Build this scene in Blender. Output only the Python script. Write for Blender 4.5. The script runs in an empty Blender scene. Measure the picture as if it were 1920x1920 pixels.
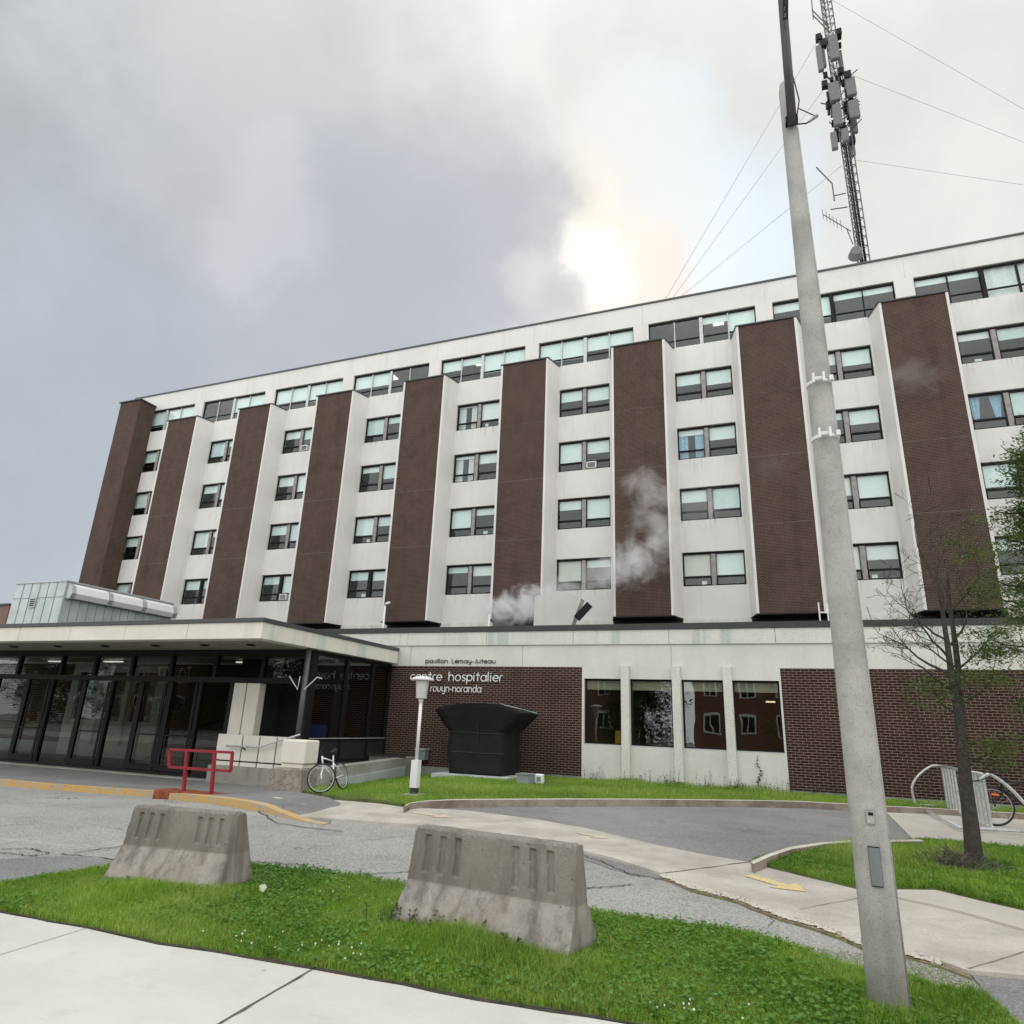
import bpy, bmesh, math, random
import numpy as np
from mathutils import Vector, Matrix
from mathutils.geometry import tessellate_polygon
random.seed(7); rng = np.random.default_rng(5)
S = bpy.context.scene
C = S.collection
PI = math.pi; R = math.radians

# ------------------------------------------------------------------ camera
# eye at the origin, X along the facade, Y away from the viewer, Z up (metres)
FPX, YAW, PITCH, ROLL = 1253.9, -.3821, .3080, .0395      # focal length for a 1920 px wide picture
cy, sy, cp, sp = math.cos(YAW), math.sin(YAW), math.cos(PITCH), math.sin(PITCH)
CF = Vector((sy*cp, cy*cp, sp)); r0 = Vector((cy, -sy, 0)); u0 = r0.cross(CF)
CR = r0*math.cos(ROLL) + u0*math.sin(ROLL); CU = u0*math.cos(ROLL) - r0*math.sin(ROLL)
cd = bpy.data.cameras.new('camera'); cam = bpy.data.objects.new('camera', cd); C.objects.link(cam)
cd.sensor_width = 36; cd.lens = FPX/1920*36; cd.clip_start = .05; cd.clip_end = 2000
cam.matrix_world = Matrix(((CR.x, CU.x, -CF.x, 0), (CR.y, CU.y, -CF.y, 0), (CR.z, CU.z, -CF.z, 0), (0, 0, 0, 1)))
S.camera = cam
S.view_settings.view_transform = 'Standard'; S.view_settings.look = 'None'
S.view_settings.exposure = 0.10; S.view_settings.gamma = 1

# ------------------------------------------------------------------ sky and sun
SUN = Vector((-.1932, .7619, .6182)).normalized()
W = bpy.data.worlds.new('World'); S.world = W; W.use_nodes = True
nt = W.node_tree; nt.nodes.clear()
class NB:
    """tiny helper for node trees"""
    def __init__(s, t): s.t = t
    def n(s, typ, ins=None, **kw):
        nd = s.t.nodes.new(typ)
        for k, v in kw.items(): setattr(nd, k, v)
        for k, v in (ins or {}).items():
            sock = nd.inputs[k]
            if isinstance(v, bpy.types.NodeSocket): s.t.links.new(v, sock)
            else:
                if isinstance(v, (tuple, list)) and len(v) == 3 and sock.type == 'RGBA': v = (*v, 1)
                sock.default_value = v
        return nd
    def math(s, op, a, b=0.0, clamp=False):
        return s.n('ShaderNodeMath', {0: a, 1: b}, operation=op, use_clamp=clamp).outputs[0]
    def mix(s, f, a, b, mode='MIX'):
        m = s.n('ShaderNodeMix', data_type='RGBA', blend_type=mode)
        for i, v in ((0, f), (6, a), (7, b)):
            if isinstance(v, bpy.types.NodeSocket): s.t.links.new(v, m.inputs[i])
            else: m.inputs[i].default_value = (*v, 1) if isinstance(v, (tuple, list)) and len(v) == 3 else v
        return m.outputs[2]
    def noise(s, vec, scale, detail=4, rough=.5, dist=0, lac=2):
        return s.n('ShaderNodeTexNoise', {'Vector': vec, 'Scale': scale, 'Detail': detail, 'Roughness': rough, 'Distortion': dist, 'Lacunarity': lac}).outputs[0]
    def ramp(s, f, stops, interp='LINEAR'):
        r = s.n('ShaderNodeValToRGB', {0: f}); cr = r.color_ramp; cr.interpolation = interp
        while len(cr.elements) < len(stops): cr.elements.new(.5)
        for e, (p, c) in zip(cr.elements, stops):
            e.position = p; e.color = (*c, 1) if isinstance(c, (tuple, list)) else (c, c, c, 1)
        return r.outputs[0]
    def mr(s, v, a, b, c=0., d=1., smooth=True):
        return s.n('ShaderNodeMapRange', {0: v, 1: a, 2: b, 3: c, 4: d}, interpolation_type='SMOOTHSTEP' if smooth else 'LINEAR').outputs[0]
w = NB(nt)
dirv = w.n('ShaderNodeTexCoord').outputs['Generated']
def pxdir(x, y):
    d = CF + CR*((x-960)/FPX) - CU*((y-960)/FPX); return d.normalized()
def blob(x, y, a0, a1, warp=None):
    a0 = abs(a0)
    """1 inside a patch of sky round a direction, falling to 0; a0, a1 in degrees"""
    d = pxdir(x, y) if x is not None else y
    dt = w.n('ShaderNodeVectorMath', {0: warp or dirv, 1: tuple(d)}, operation='DOT_PRODUCT').outputs['Value']
    return w.mr(dt, math.cos(R(a1)), math.cos(R(a0)))
nz1 = w.n('ShaderNodeTexNoise', {'Vector': dirv, 'Scale': 6., 'Detail': 7, 'Roughness': .6})
def warp(k):
    o_ = w.n('ShaderNodeVectorMath', {0: nz1.outputs['Color'], 1: (.5, .5, .5)}, operation='SUBTRACT').outputs[0]
    o_ = w.n('ShaderNodeVectorMath', {0: o_, 'Scale': k}, operation='SCALE').outputs[0]
    o_ = w.n('ShaderNodeVectorMath', {0: dirv, 1: o_}, operation='ADD').outputs[0]
    return w.n('ShaderNodeVectorMath', {0: o_}, operation='NORMALIZE').outputs[0]
wd, wsm = warp(.26), warp(.17)
c1 = w.noise(dirv, 2.6, 7, .52, .3)
c2 = w.noise(dirv, 7.5, 6, .58, .2)
cl = w.math('ADD', w.math('MULTIPLY', c1, .65), w.math('MULTIPLY', c2, .35))
cloud = w.ramp(cl, [(.34, (.60, .62, .66)), (.48, (.72, .725, .73)), (.60, (.84, .83, .805))])
soft = w.ramp(cl, [(.36, .72), (.60, 1.12)])          # lets the cloud texture show inside every bank
B = lambda x, y, a0, a1, k, col, wp: w.mix(w.math('MULTIPLY', blob(x, y, a0, a1, wp), k), cloud, col)
cloud = B(-80, 250, 4, 42, .97, (.37, .395, .42), wd)
cloud = B(420, 640, 2, 20, .75, (.50, .53, .60), wd)
cloud = B(40, 900, 2, 19, .85, (.48, .53, .60), wd)
cloud = B(450, 170, 1, 14, .45, (.70, .695, .68), wd)
cloud = B(1500, 250, 6, 30, .85, (.78, .77, .75), wd)
cloud = B(1150, 60, 3, 20, .6, (.77, .76, .74), wd)
cloud = w.mix(.30, cloud, w.mix(1., cloud, soft, 'MULTIPLY'))
sky = w.n('ShaderNodeTexSky'); sky.sky_type = 'NISHITA'; sky.sun_disc = False
sky.sun_elevation = math.asin(SUN.z); sky.sun_rotation = math.atan2(SUN.x, SUN.y)
blue = w.n('ShaderNodeVectorMath', {0: sky.outputs[0], 'Scale': .10}, operation='SCALE').outputs[0]
blue = w.mix(.8, blue, (.76, .91, 1.0))
cloud = B(1350, 430, .5, 9, .85, blue, wsm)
cloud = B(1240, 235, .2, 6, .6, blue, wsm)
cloud = B(1130, 400, 1, 13, .7, (.88, .86, .83), wsm)
cloud = B(1215, 510, .3, 5.5, .8, (.95, .84, .76), wsm)
cloud = B(1100, 460, .1, 7.5, .8, (1.0, .93, .82), wsm)
cloud = B(1070, 350, .1, 5, .5, (1.0, .94, .84), wsm)
cloud = B(1112, 488, .1, 4.2, .9, (1.4, 1.34, 1.22), wsm)
# mauve smoke bank in front of it, and small smoky tufts low by the roof
cloud = B(870, 440, .1, 12.5, .62, (.475, .49, .535), wd)
cloud = B(740, 560, .1, 16, .55, (.48, .505, .56), wd)
cloud = B(985, 400, .1, 5, .5, (.50, .51, .56), wsm)
cloud = B(990, 520, .1, 3.6, .6, (.78, .76, .74), wsm)
cloud = B(1060, 560, .1, 3.2, .6, (.55, .56, .58), wsm)
cloud = B(535, 430, .1, 6, .26, (.76, .75, .78), wd)
# sky behind the viewer and overhead brightened, added fill for the shaded facade
back = w.n('ShaderNodeVectorMath', {0: dirv, 1: tuple(Vector((.1, -.80, .60)).normalized())}, operation='DOT_PRODUCT').outputs['Value']
gain = w.mr(back, -.15, .75, 1.0, 2.25)
cloud = w.n('ShaderNodeVectorMath', {0: cloud, 'Scale': gain}, operation='SCALE').outputs[0]
bg = w.n('ShaderNodeBackground', {0: cloud, 1: 1.0})
w.t.links.new(bg.outputs[0], w.n('ShaderNodeOutputWorld').inputs[0])

sd = bpy.data.lights.new('sun', 'SUN'); sd.energy = .9; sd.angle = R(12); sd.color = (1, .95, .87)
sun = bpy.data.objects.new('sun', sd); C.objects.link(sun)
sun.rotation_euler = SUN.to_track_quat('Z', 'Y').to_euler()

# ------------------------------------------------------------------ surveying helpers
def ray(x, y): return CF + CR*((x-960)/FPX) - CU*((y-960)/FPX)
def on_y(x, y, Y): d = ray(x, y); return d*(Y/d.y)
def on_x(x, y, X): d = ray(x, y); return d*(X/d.x)
def on_z(x, y, Z): d = ray(x, y); return d*(Z/d.z)
def ss(v, a, b): t = min(max((v-a)/(b-a), 0), 1); return t*t*(3-2*t)
def gz(X, Y):
    """height of the gently sloping site"""
    t = min(max((X+12.5)/4.5, 0), 1)
    return -1.6 + ss(Y, 6, 14)*(-.25+.4*t)
def on_g(x, y, o=0.):
    z = -1.6
    for _ in range(24):
        P = on_z(x, y, z); z = .5*z+.5*(gz(P.x, P.y)+o)
    return on_z(x, y, z)

# ------------------------------------------------------------------ object helpers
def tag(o, label=None, cat=None, group=None, kind=None):
    if label: o['label'] = label
    if cat: o['category'] = cat
    if group: o['group'] = group
    if kind: o['kind'] = kind
    return o
ORG = {}
def thing(name, loc, label, cat, group=None, rz=0):
    o = bpy.data.objects.new(name, None); C.objects.link(o); o.empty_display_size = .3
    o.location = loc; o.rotation_euler = (0, 0, rz); ORG[o.name] = Vector(loc)
    return tag(o, label, cat, group)
class MB:
    def __init__(s): s.v = []; s.f = []; s.m = []; s.mi = 0
    def add(s, vs, fs):
        b = len(s.v); s.v += [tuple(v) for v in vs]; s.f += [tuple(i+b for i in f) for f in fs]; s.m += [s.mi]*len(fs); return s
    def box(s, x0, x1, y0, y1, z0, z1):
        if x0 > x1: x0, x1 = x1, x0
        vs = [(x, y, z) for z in (z0, z1) for y in (y0, y1) for x in (x0, x1)]
        return s.add(vs, [(0, 2, 3, 1), (4, 5, 7, 6), (0, 1, 5, 4), (2, 6, 7, 3), (0, 4, 6, 2), (1, 3, 7, 5)])
    def quad(s, a, b, c, d): return s.add([a, b, c, d], [(0, 1, 2, 3)])
    def prism(s, poly, axis, a, b):
        """polygon in the two other axes, extruded from a to b"""
        def P(p, t):
            if axis == 'x': return (t, p[0], p[1])
            if axis == 'y': return (p[0], t, p[1])
            return (p[0], p[1], t)
        n = len(poly); vs = [P(p, a) for p in poly]+[P(p, b) for p in poly]
        return s.add(vs, [tuple(range(n))[::-1], tuple(range(n, 2*n))]+[(i, (i+1) % n, n+(i+1) % n, n+i) for i in range(n)])
    def bar(s, p, q, w_, h_=None, up=(0, 0, 1)):
        p = Vector(p); q = Vector(q); d = (q-p).normalized(); h_ = h_ or w_
        u = Vector(up)
        if abs(d.dot(u)) > .98: u = Vector((0, 1, 0))
        a = d.cross(u).normalized()*w_/2; b = a.cross(d).normalized()*h_/2
        vs = [p-a-b, p+a-b, p+a+b, p-a+b, q-a-b, q+a-b, q+a+b, q-a+b]
        return s.add(vs, [(0, 1, 2, 3), (7, 6, 5, 4), (0, 4, 5, 1), (1, 5, 6, 2), (2, 6, 7, 3), (3, 7, 4, 0)])
    def tube(s, pts, r, n=10, cap=True):
        pts = [Vector(p) for p in pts]; k = len(pts)
        rr = r if isinstance(r, (list, tuple)) else [r]*k
        vs = []; prev = None
        for i, p in enumerate(pts):
            d = (pts[min(i+1, k-1)]-pts[max(i-1, 0)])
            d = d.normalized() if d.length > 1e-9 else Vector((0, 0, 1))
            if prev is None:
                u = Vector((0, 0, 1)) if abs(d.z) < .9 else Vector((1, 0, 0)); a = d.cross(u).normalized()
            else: a = (prev-d*prev.dot(d)).normalized()
            prev = a; b = d.cross(a)
            for j in range(n):
                t = 2*PI*j/n; vs.append(p+(a*math.cos(t)+b*math.sin(t))*rr[i])
        fs = []
        for i in range(k-1):
            for j in range(n):
                j2 = (j+1) % n; fs.append((i*n+j, i*n+j2, (i+1)*n+j2, (i+1)*n+j))
        if cap: fs += [tuple(range(n))[::-1], tuple((k-1)*n+j for j in range(n))]
        return s.add(vs, fs)
    def lathe(s, c, prof, n=24):
        c = Vector(c); k = len(prof)
        vs = [c+Vector((r*math.cos(2*PI*j/n), r*math.sin(2*PI*j/n), z)) for r, z in prof for j in range(n)]
        fs = [(i*n+j, i*n+(j+1) % n, (i+1)*n+(j+1) % n, (i+1)*n+j) for i in range(k-1) for j in range(n)]
        fs += [tuple(range(n))[::-1], tuple((k-1)*n+j for j in range(n))]
        return s.add(vs, fs)
    def torus(s, c, ax, R_, r, n=36, m=8):
        c = Vector(c); ax = Vector(ax).normalized(); u = ax.orthogonal().normalized(); v = ax.cross(u)
        vs = []
        for i in range(n):
            t = 2*PI*i/n; e = u*math.cos(t)+v*math.sin(t)
            for j in range(m):
                q = 2*PI*j/m; vs.append(c+e*(R_+r*math.cos(q))+ax*r*math.sin(q))
        fs = [(i*m+j, ((i+1) % n)*m+j, ((i+1) % n)*m+(j+1) % m, i*m+(j+1) % m) for i in range(n) for j in range(m)]
        return s.add(vs, fs)
    def build(s, name, mat, parent=None, smooth=False, world=True, loc=None, bevel=0, seg=2):
        """links everything added so far as ONE mesh object; world=True: coordinates are world ones"""
        me = bpy.data.meshes.new(name)
        o3 = Vector((0, 0, 0))
        if world and parent is not None: o3 = ORG[parent.name]
        vs = s.v if o3.length == 0 else [(a-o3.x, b-o3.y, c-o3.z) for a, b, c in s.v]
        me.from_pydata(vs, [], s.f)
        mats = mat if isinstance(mat, (list, tuple)) else [mat]
        for m in mats: me.materials.append(m)
        if len(mats) > 1: me.polygons.foreach_set('material_index', s.m)
        bm = bmesh.new(); bm.from_mesh(me); bmesh.ops.recalc_face_normals(bm, faces=bm.faces); bm.to_mesh(me); bm.free()
        if smooth:
            me.shade_smooth()
        o = bpy.data.objects.new(name, me); C.objects.link(o)
        if parent is not None: o.parent = parent
        if loc is not None: o.location = loc
        ORG[o.name] = (o3 + (Vector(loc) if loc is not None else Vector((0, 0, 0))))
        if bevel:
            b = o.modifiers.new('bevel', 'BEVEL'); b.width = bevel; b.segments = seg; b.limit_method = 'ANGLE'; b.angle_limit = R(40)
        return o
def curve_smooth(pts, k=6):
    """Catmull-Rom through points"""
    P = [Vector(p) for p in pts]; out = []
    for i in range(len(P)-1):
        a = P[max(i-1, 0)]; b = P[i]; c = P[i+1]; d = P[min(i+2, len(P)-1)]
        for j in range(k):
            t = j/k
            out.append(.5*((2*b)+(c-a)*t+(2*a-5*b+4*c-d)*t*t+(3*b-a-3*c+d)*t**3))
    out.append(P[-1]); return out

# ------------------------------------------------------------------ materials
def mat(name, fn, **kw):
    m = bpy.data.materials.new(name); m.use_nodes = True; t = m.node_tree; t.nodes.clear()
    b = NB(t); out = b.n('ShaderNodeOutputMaterial'); p = b.n('ShaderNodeBsdfPrincipled')
    t.links.new(p.outputs[0], out.inputs[0]); b.out = out; b.p = p
    for k, v in kw.items():
        p.inputs[k].default_value = (*v, 1) if isinstance(v, tuple) and len(v) == 3 else v
    if fn: fn(b)
    return m
def setc(b, c): b.t.links.new(c, b.p.inputs['Base Color'])
def bump(b, h, strength=.3, dist=.01):
    n = b.n('ShaderNodeBump', {'Height': h, 'Strength': strength, 'Distance': dist}); b.t.links.new(n.outputs[0], b.p.inputs['Normal'])
def obj_co(b): return b.n('ShaderNodeTexCoord').outputs['Object']
def scalev(b, v, s): return b.n('ShaderNodeVectorMath', {0: v, 1: s}, operation='MULTIPLY').outputs[0]
def plain(name, col, rough=.6, metal=0., vary=.12, scale=6, spec=.5, bmp=0):
    def fn(b):
        v = obj_co(b); n = b.noise(v, scale, 5, .6)
        c = b.mix(b.mr(n, .3, .7, smooth=False), tuple(x*(1-vary) for x in col), tuple(min(x*(1+vary), 1) for x in col)); setc(b, c)
        if bmp: bump(b, b.noise(v, scale*12, 3), bmp, .004)
    return mat(name, fn, Roughness=rough, Metallic=metal, **{'Specular IOR Level': spec})
def m_concrete(name, c0, c1, speck=.08, streak=.25, scale=1.2, sc2=90, rough=.9, streakcol=None, bmp=.25, green=None):
    def fn(b):
        v = obj_co(b)
        n = b.noise(v, scale, 5, .6); c = b.mix(b.mr(n, .3, .7), c0, c1)
        st = b.noise(scalev(b, v, (3.2, 3.2, .22)), 1.0, 5, .6)
        c = b.mix(b.math('MULTIPLY', b.mr(st, .52, .78), streak), c, streakcol or tuple(x*.55 for x in c0))
        if green:
            s2 = b.noise(scalev(b, v, (1.9, 1.9, .12)), 1.0, 3, .5)
            c = b.mix(b.math('MULTIPLY', b.mr(s2, .56, .66), .6), c, green)
        sp = b.noise(v, sc2, 3, .7)
        c = b.mix(b.math('MULTIPLY', b.mr(sp, .5, .75), speck), c, (.05, .05, .045))
        setc(b, c); bump(b, sp, bmp, .006)
    return mat(name, fn, Roughness=rough, **{'Specular IOR Level': .25})
def m_brick(name, b0, b1, mortar, ms=.010, bw=.2, rh=.0667, stain=.3):
    def fn(b):
        tc = b.n('ShaderNodeTexCoord'); ge = b.n('ShaderNodeNewGeometry')
        so = b.n('ShaderNodeSeparateXYZ', {0: tc.outputs['Object']}); sn = b.n('ShaderNodeSeparateXYZ', {0: ge.outputs['True Normal']})
        side = b.math('GREATER_THAN', b.math('ABSOLUTE', sn.outputs[0]), .7)
        u = b.math('ADD', so.outputs[0], b.math('MULTIPLY', side, b.math('SUBTRACT', so.outputs[1], so.outputs[0])))
        vv = b.n('ShaderNodeCombineXYZ', {0: u, 1: so.outputs[2], 2: 0.}).outputs[0]
        jit = b.n('ShaderNodeTexNoise', {'Vector': vv, 'Scale': 9, 'Detail': 2}).outputs['Color']
        jit = b.n('ShaderNodeVectorMath', {0: b.n('ShaderNodeVectorMath', {0: jit, 1: (.5, .5, .5)}, operation='SUBTRACT').outputs[0], 'Scale': .008}, operation='SCALE').outputs[0]
        v2 = b.n('ShaderNodeVectorMath', {0: vv, 1: jit}, operation='ADD').outputs[0]
        br = b.n('ShaderNodeTexBrick', {'Vector': v2, 'Color1': b0, 'Color2': b1, 'Mortar': mortar, 'Scale': 1., 'Mortar Size': ms, 'Mortar Smooth': .15, 'Bias': 0., 'Brick Width': bw, 'Row Height': rh})
        n = b.noise(vv, .7, 5, .6)
        c = b.mix(b.math('MULTIPLY', b.mr(n, .4, .75), stain), br.outputs[0], tuple(x*.5 for x in b0))
        n2 = b.noise(vv, 2.2, 4, .7)
        c = b.mix(b.math('MULTIPLY', b.mr(n2, .45, .75), .38), c, tuple(min(1, x*1.6+.012) for x in b1)); n3 = b.noise(scalev(b, vv, (1.4, .16, 1)), 1., 5, .6); c = b.mix(b.math('MULTIPLY', b.mr(n3, .48, .7), .2), c, tuple(x*.55 for x in b0))
        setc(b, c); bump(b, b.math('SUBTRACT', 1., br.outputs[1]), .5, .008)
    return mat(name, fn, Roughness=.9, **{'Specular IOR Level': .15})
M = {}
M['tower_white'] = m_concrete('tower precast concrete', (.62, .61, .585), (.68, .67, .645), .10, .20, .5, 30)
M['podium_white'] = m_concrete('pebbled stucco', (.60, .60, .55), (.68, .68, .63), .38, .10, .9, 34, bmp=.5)
M['band_white'] = m_concrete('pebbled stucco band', (.60, .60, .55), (.68, .68, .63), .38, .16, .9, 34, bmp=.5, green=(.36, .46, .44))
M['canopy_white'] = m_concrete('canopy concrete', (.66, .64, .56), (.74, .72, .64), .06, .35, .8, 60, streakcol=(.38, .36, .32), green=(.44, .55, .52))
M['tower_brick'] = m_brick('dark brown brick', (.050, .030, .024), (.070, .041, .032), (.150, .120, .102), .0085)
M['podium_brick'] = m_brick('oxblood brick', (.027, .0125, .011), (.044, .019, .016), (.225, .175, .145), .0080)
M['course'] = plain('grey brown mortar course', (.10, .08, .07), .9, vary=.4, scale=3)
M['red_brick'] = m_brick('red brick', (.15, .06, .04), (.19, .075, .05), (.25, .20, .17), .008)
M['dark_metal'] = plain('dark flashing', (.030, .031, .033), .55)
M['roof_edge'] = plain('roof edge flashing', (.055, .058, .065), .5)
M['membrane'] = plain('black roof membrane', (.014, .014, .015), .8, vary=.4, scale=1.5)
M['frame'] = plain('dark bronze window frame', (.009, .009, .011), .6, spec=.2)
M['mullion'] = plain('weathered mullion', (.26, .235, .225), .6, vary=.35, scale=3)
M['alu'] = plain('aluminium trim', (.45, .47, .48), .4, .3)
M['galv'] = plain('galvanised steel', (.56, .58, .58), .42, .45, vary=.25, scale=20)
M['blind'] = plain('pale roller blind', (.80, .88, .85), .8, vary=.04, scale=1)
M['blind2'] = plain('duller roller blind', (.66, .76, .75), .8, vary=.06, scale=2)
M['blind3'] = plain('lighter roller blind', (.84, .86, .82), .8, vary=.05, scale=2)
M['blind_cream'] = plain('cream roller blind', (.70, .68, .58), .8, vary=.04, scale=1)
M['curtain'] = plain('white curtain', (.75, .77, .76), .8, vary=.12, scale=9)
M['curtain_blue'] = plain('blue curtain', (.32, .55, .72), .8, vary=.2, scale=9)
M['room'] = plain('interior wall', (.20, .21, .21), .9)
M['ceiling'] = plain('interior ceiling', (.55, .56, .56), .9)
M['room_dark'] = plain('dark interior', (.035, .036, .036), .9)
M['white_paint'] = plain('white paint', (.74, .75, .74), .45, vary=.06)
M['black'] = plain('black rubber', (.012, .012, .013), .6)
M['red_paint'] = plain('red paint', (.27, .014, .022), .4, vary=.25, scale=12)
M['rust'] = plain('rusted steel', (.22, .055, .02), .85, vary=.7, scale=9, bmp=.5)
M['yellow_plastic'] = plain('yellow plastic', (.75, .45, .03), .4)
M['orange'] = plain('orange reflector', (.85, .18, .01), .25)
M['grey_metal'] = plain('grey cabinet', (.22, .255, .26), .5, vary=.15)
M['green_metal'] = plain('pale green grey sheet metal', (.47, .52, .52), .45, .2, vary=.15, scale=1.5)
M['antenna'] = plain('antenna casing', (.15, .155, .155), .7, spec=.2)
M['wire'] = plain('pale wire', (.30, .31, .33), .6)
M['steel_dark'] = plain('tower steel', (.10, .10, .11), .5, .4)
M['wood_bark'] = plain('bark', (.050, .042, .036), .9, vary=.45, scale=18, bmp=.8)
M['twig'] = plain('bare twig', (.11, .09, .075), .9, vary=.4, scale=6)
def m_tarp():
    def fn(b):
        v = obj_co(b); n = b.noise(v, 2.5, 5, .6, .8); setc(b, b.mix(n, (.008, .008, .009), (.017, .016, .017)))
        wv = b.noise(scalev(b, v, (3, 1, .6)), 1.6, 5, .6, 1.5)
        bump(b, b.math('ADD', b.math('MULTIPLY', n, 1.), wv), .55, .05)
    return mat('black tarpaulin', fn, Roughness=.8, **{'Specular IOR Level': .25})
M['tarp'] = m_tarp()
def m_glass(name, tint, f0=.10, extra=.0, dark=None):
    m = bpy.data.materials.new(name); m.use_nodes = True; t = m.node_tree; t.nodes.clear(); b = NB(t)
    ge = b.n('ShaderNodeNewGeometry')
    ci = b.math('ABSOLUTE', b.n('ShaderNodeVectorMath', {0: ge.outputs['Incoming'], 1: ge.outputs['Normal']}, operation='DOT_PRODUCT').outputs['Value'])
    fr = b.math('ADD', .07, b.math('MULTIPLY', .9, b.math('POWER', b.math('SUBTRACT', 1., ci), 4.)))
    fac = b.math('ADD', b.math('MULTIPLY', fr, 1.0), extra, True)
    v = b.n('ShaderNodeTexCoord').outputs['Object']
    bp = b.n('ShaderNodeBump', {'Height': b.noise(v, .9, 2), 'Strength': .05, 'Distance': .06})
    tr = b.n('ShaderNodeBsdfTransparent', {0: tint}); gl = b.n('ShaderNodeBsdfGlossy', {0: (.72, .76, .76), 'Roughness': .01, 'Normal': bp.outputs[0]})
    mx = b.n('ShaderNodeMixShader', {0: fac, 1: tr.outputs[0], 2: gl.outputs[0]})
    t.links.new(mx.outputs[0], b.n('ShaderNodeOutputMaterial').inputs[0]); return m
M['glass'] = m_glass('window glass', (.86, .92, .91), extra=.02)
M['glass_dark'] = m_glass('tinted glass', (.45, .48, .455), extra=.0)
M['glass_podium'] = m_glass('bronze glass', (.62, .60, .52), extra=.14)
def m_emit(name, col, s):
    m = bpy.data.materials.new(name); m.use_nodes = True; t = m.node_tree; t.nodes.clear(); b = NB(t)
    t.links.new(b.n('ShaderNodeEmission', {0: col, 1: s}).outputs[0], b.n('ShaderNodeOutputMaterial').inputs[0]); return m
M['lamp_on'] = m_emit('lit ceiling lamp', (1, .9, .66), 1.6)
def m_asphalt(name, c0, c1, crack=.0, agg=.5):
    def fn(b):
        v = obj_co(b); n = b.noise(v, .5, 6, .65); c = b.mix(b.mr(n, .3, .7), c0, c1)
        vo = b.n('ShaderNodeTexVoronoi', {'Vector': v, 'Scale': 75., 'Randomness': 1.}).outputs['Color']
        s = b.n('ShaderNodeSeparateColor', {0: vo}).outputs[0]
        c = b.mix(b.math('MULTIPLY', b.mr(s, .72, .95, smooth=False), agg), c, (.62, .60, .56))
        c = b.mix(b.math('MULTIPLY', b.mr(s, .25, .05, smooth=False), agg), c, (.04, .04, .04))
        h = s
        wv = b.noise(scalev(b, v, (.6, 2.2, 1)), 1.4, 4, .6)
        c = b.mix(b.math('MULTIPLY', b.mr(wv, .55, .75), .25), c, tuple(min(1, x*1.5) for x in c1))
        ob_ = b.noise(v, 1.1, 5, .7); c = b.mix(b.math('MULTIPLY', b.mr(ob_, .56, .72), .30), c, tuple(x*.45 for x in c0))
        if crack:
            wv = b.n('ShaderNodeTexNoise', {'Vector': v, 'Scale': 1.8, 'Detail': 5}).outputs['Color']
            v3 = b.n('ShaderNodeVectorMath', {0: v, 1: b.n('ShaderNodeVectorMath', {0: wv, 'Scale': .9}, operation='SCALE').outputs[0]}, operation='ADD').outputs[0]
            e = b.n('ShaderNodeTexVoronoi', {'Vector': v3, 'Scale': .42, 'Randomness': 1.}, feature='DISTANCE_TO_EDGE').outputs[0]
            g = b.noise(v, .6, 2)
            k = b.math('MULTIPLY', b.mr(e, .007, .002), b.mr(g, .45, .55))
            c = b.mix(b.math('MULTIPLY', k, crack), c, (.05, .048, .042))
        setc(b, c); bump(b, h, .35, .004)
    return mat(name, fn, Roughness=.9, **{'Specular IOR Level': .3})
M['asphalt'] = m_asphalt('worn light asphalt', (.26, .26, .245), (.35, .345, .325), .9, .45)
M['asphalt_dark'] = m_asphalt('smoother grey asphalt', (.18, .181, .18), (.25, .25, .245), 0, .25)
M['asphalt_walk'] = m_asphalt('smooth walk asphalt', (.17, .17, .17), (.22, .22, .215), .5, .2)
def m_walk():
    def fn(b):
        v = obj_co(b); n = b.noise(v, .7, 6, .65); c = b.mix(b.mr(n, .3, .7), (.535, .53, .485), (.62, .615, .565))
        n2 = b.noise(v, 4., 6, .7); c = b.mix(b.math('MULTIPLY', b.mr(n2, .55, .75), .35), c, (.42, .41, .37))
        br_ = b.noise(scalev(b, v, (3, 90, 1)), 1., 3, .6); c = b.mix(b.math('MULTIPLY', b.mr(br_, .45, .7), .10), c, (.40, .39, .36))
        sp = b.noise(v, 130, 3, .7); c = b.mix(b.math('MULTIPLY', b.mr(sp, .55, .75), .35), c, (.25, .24, .22))
        vo = b.n('ShaderNodeTexVoronoi', {'Vector': v, 'Scale': 3.4, 'Randomness': 1.}); r_ = b.n('ShaderNodeSeparateColor', {0: vo.outputs['Color']}).outputs[0]
        spot = b.math('MULTIPLY', b.mr(vo.outputs[0], .055, .03), b.math('GREATER_THAN', r_, .72)); c = b.mix(b.math('MULTIPLY', spot, .65), c, (.16, .15, .14))
        setc(b, c); bump(b, b.math('ADD', sp, b.math('MULTIPLY', br_, .6)), .45, .006)
    return mat('pale sidewalk concrete', fn, Roughness=.9, **{'Specular IOR Level': .25})
M['walk'] = m_walk()
M['path'] = m_concrete('worn pinkish path concrete', (.39, .36, .31), (.55, .515, .455), .35, .0, 1.6, 45, bmp=.6)
M['pad'] = m_concrete('buff concrete pad', (.46, .43, .37), (.54, .51, .45), .18, .0, 1.1, 70, bmp=.4)
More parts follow.
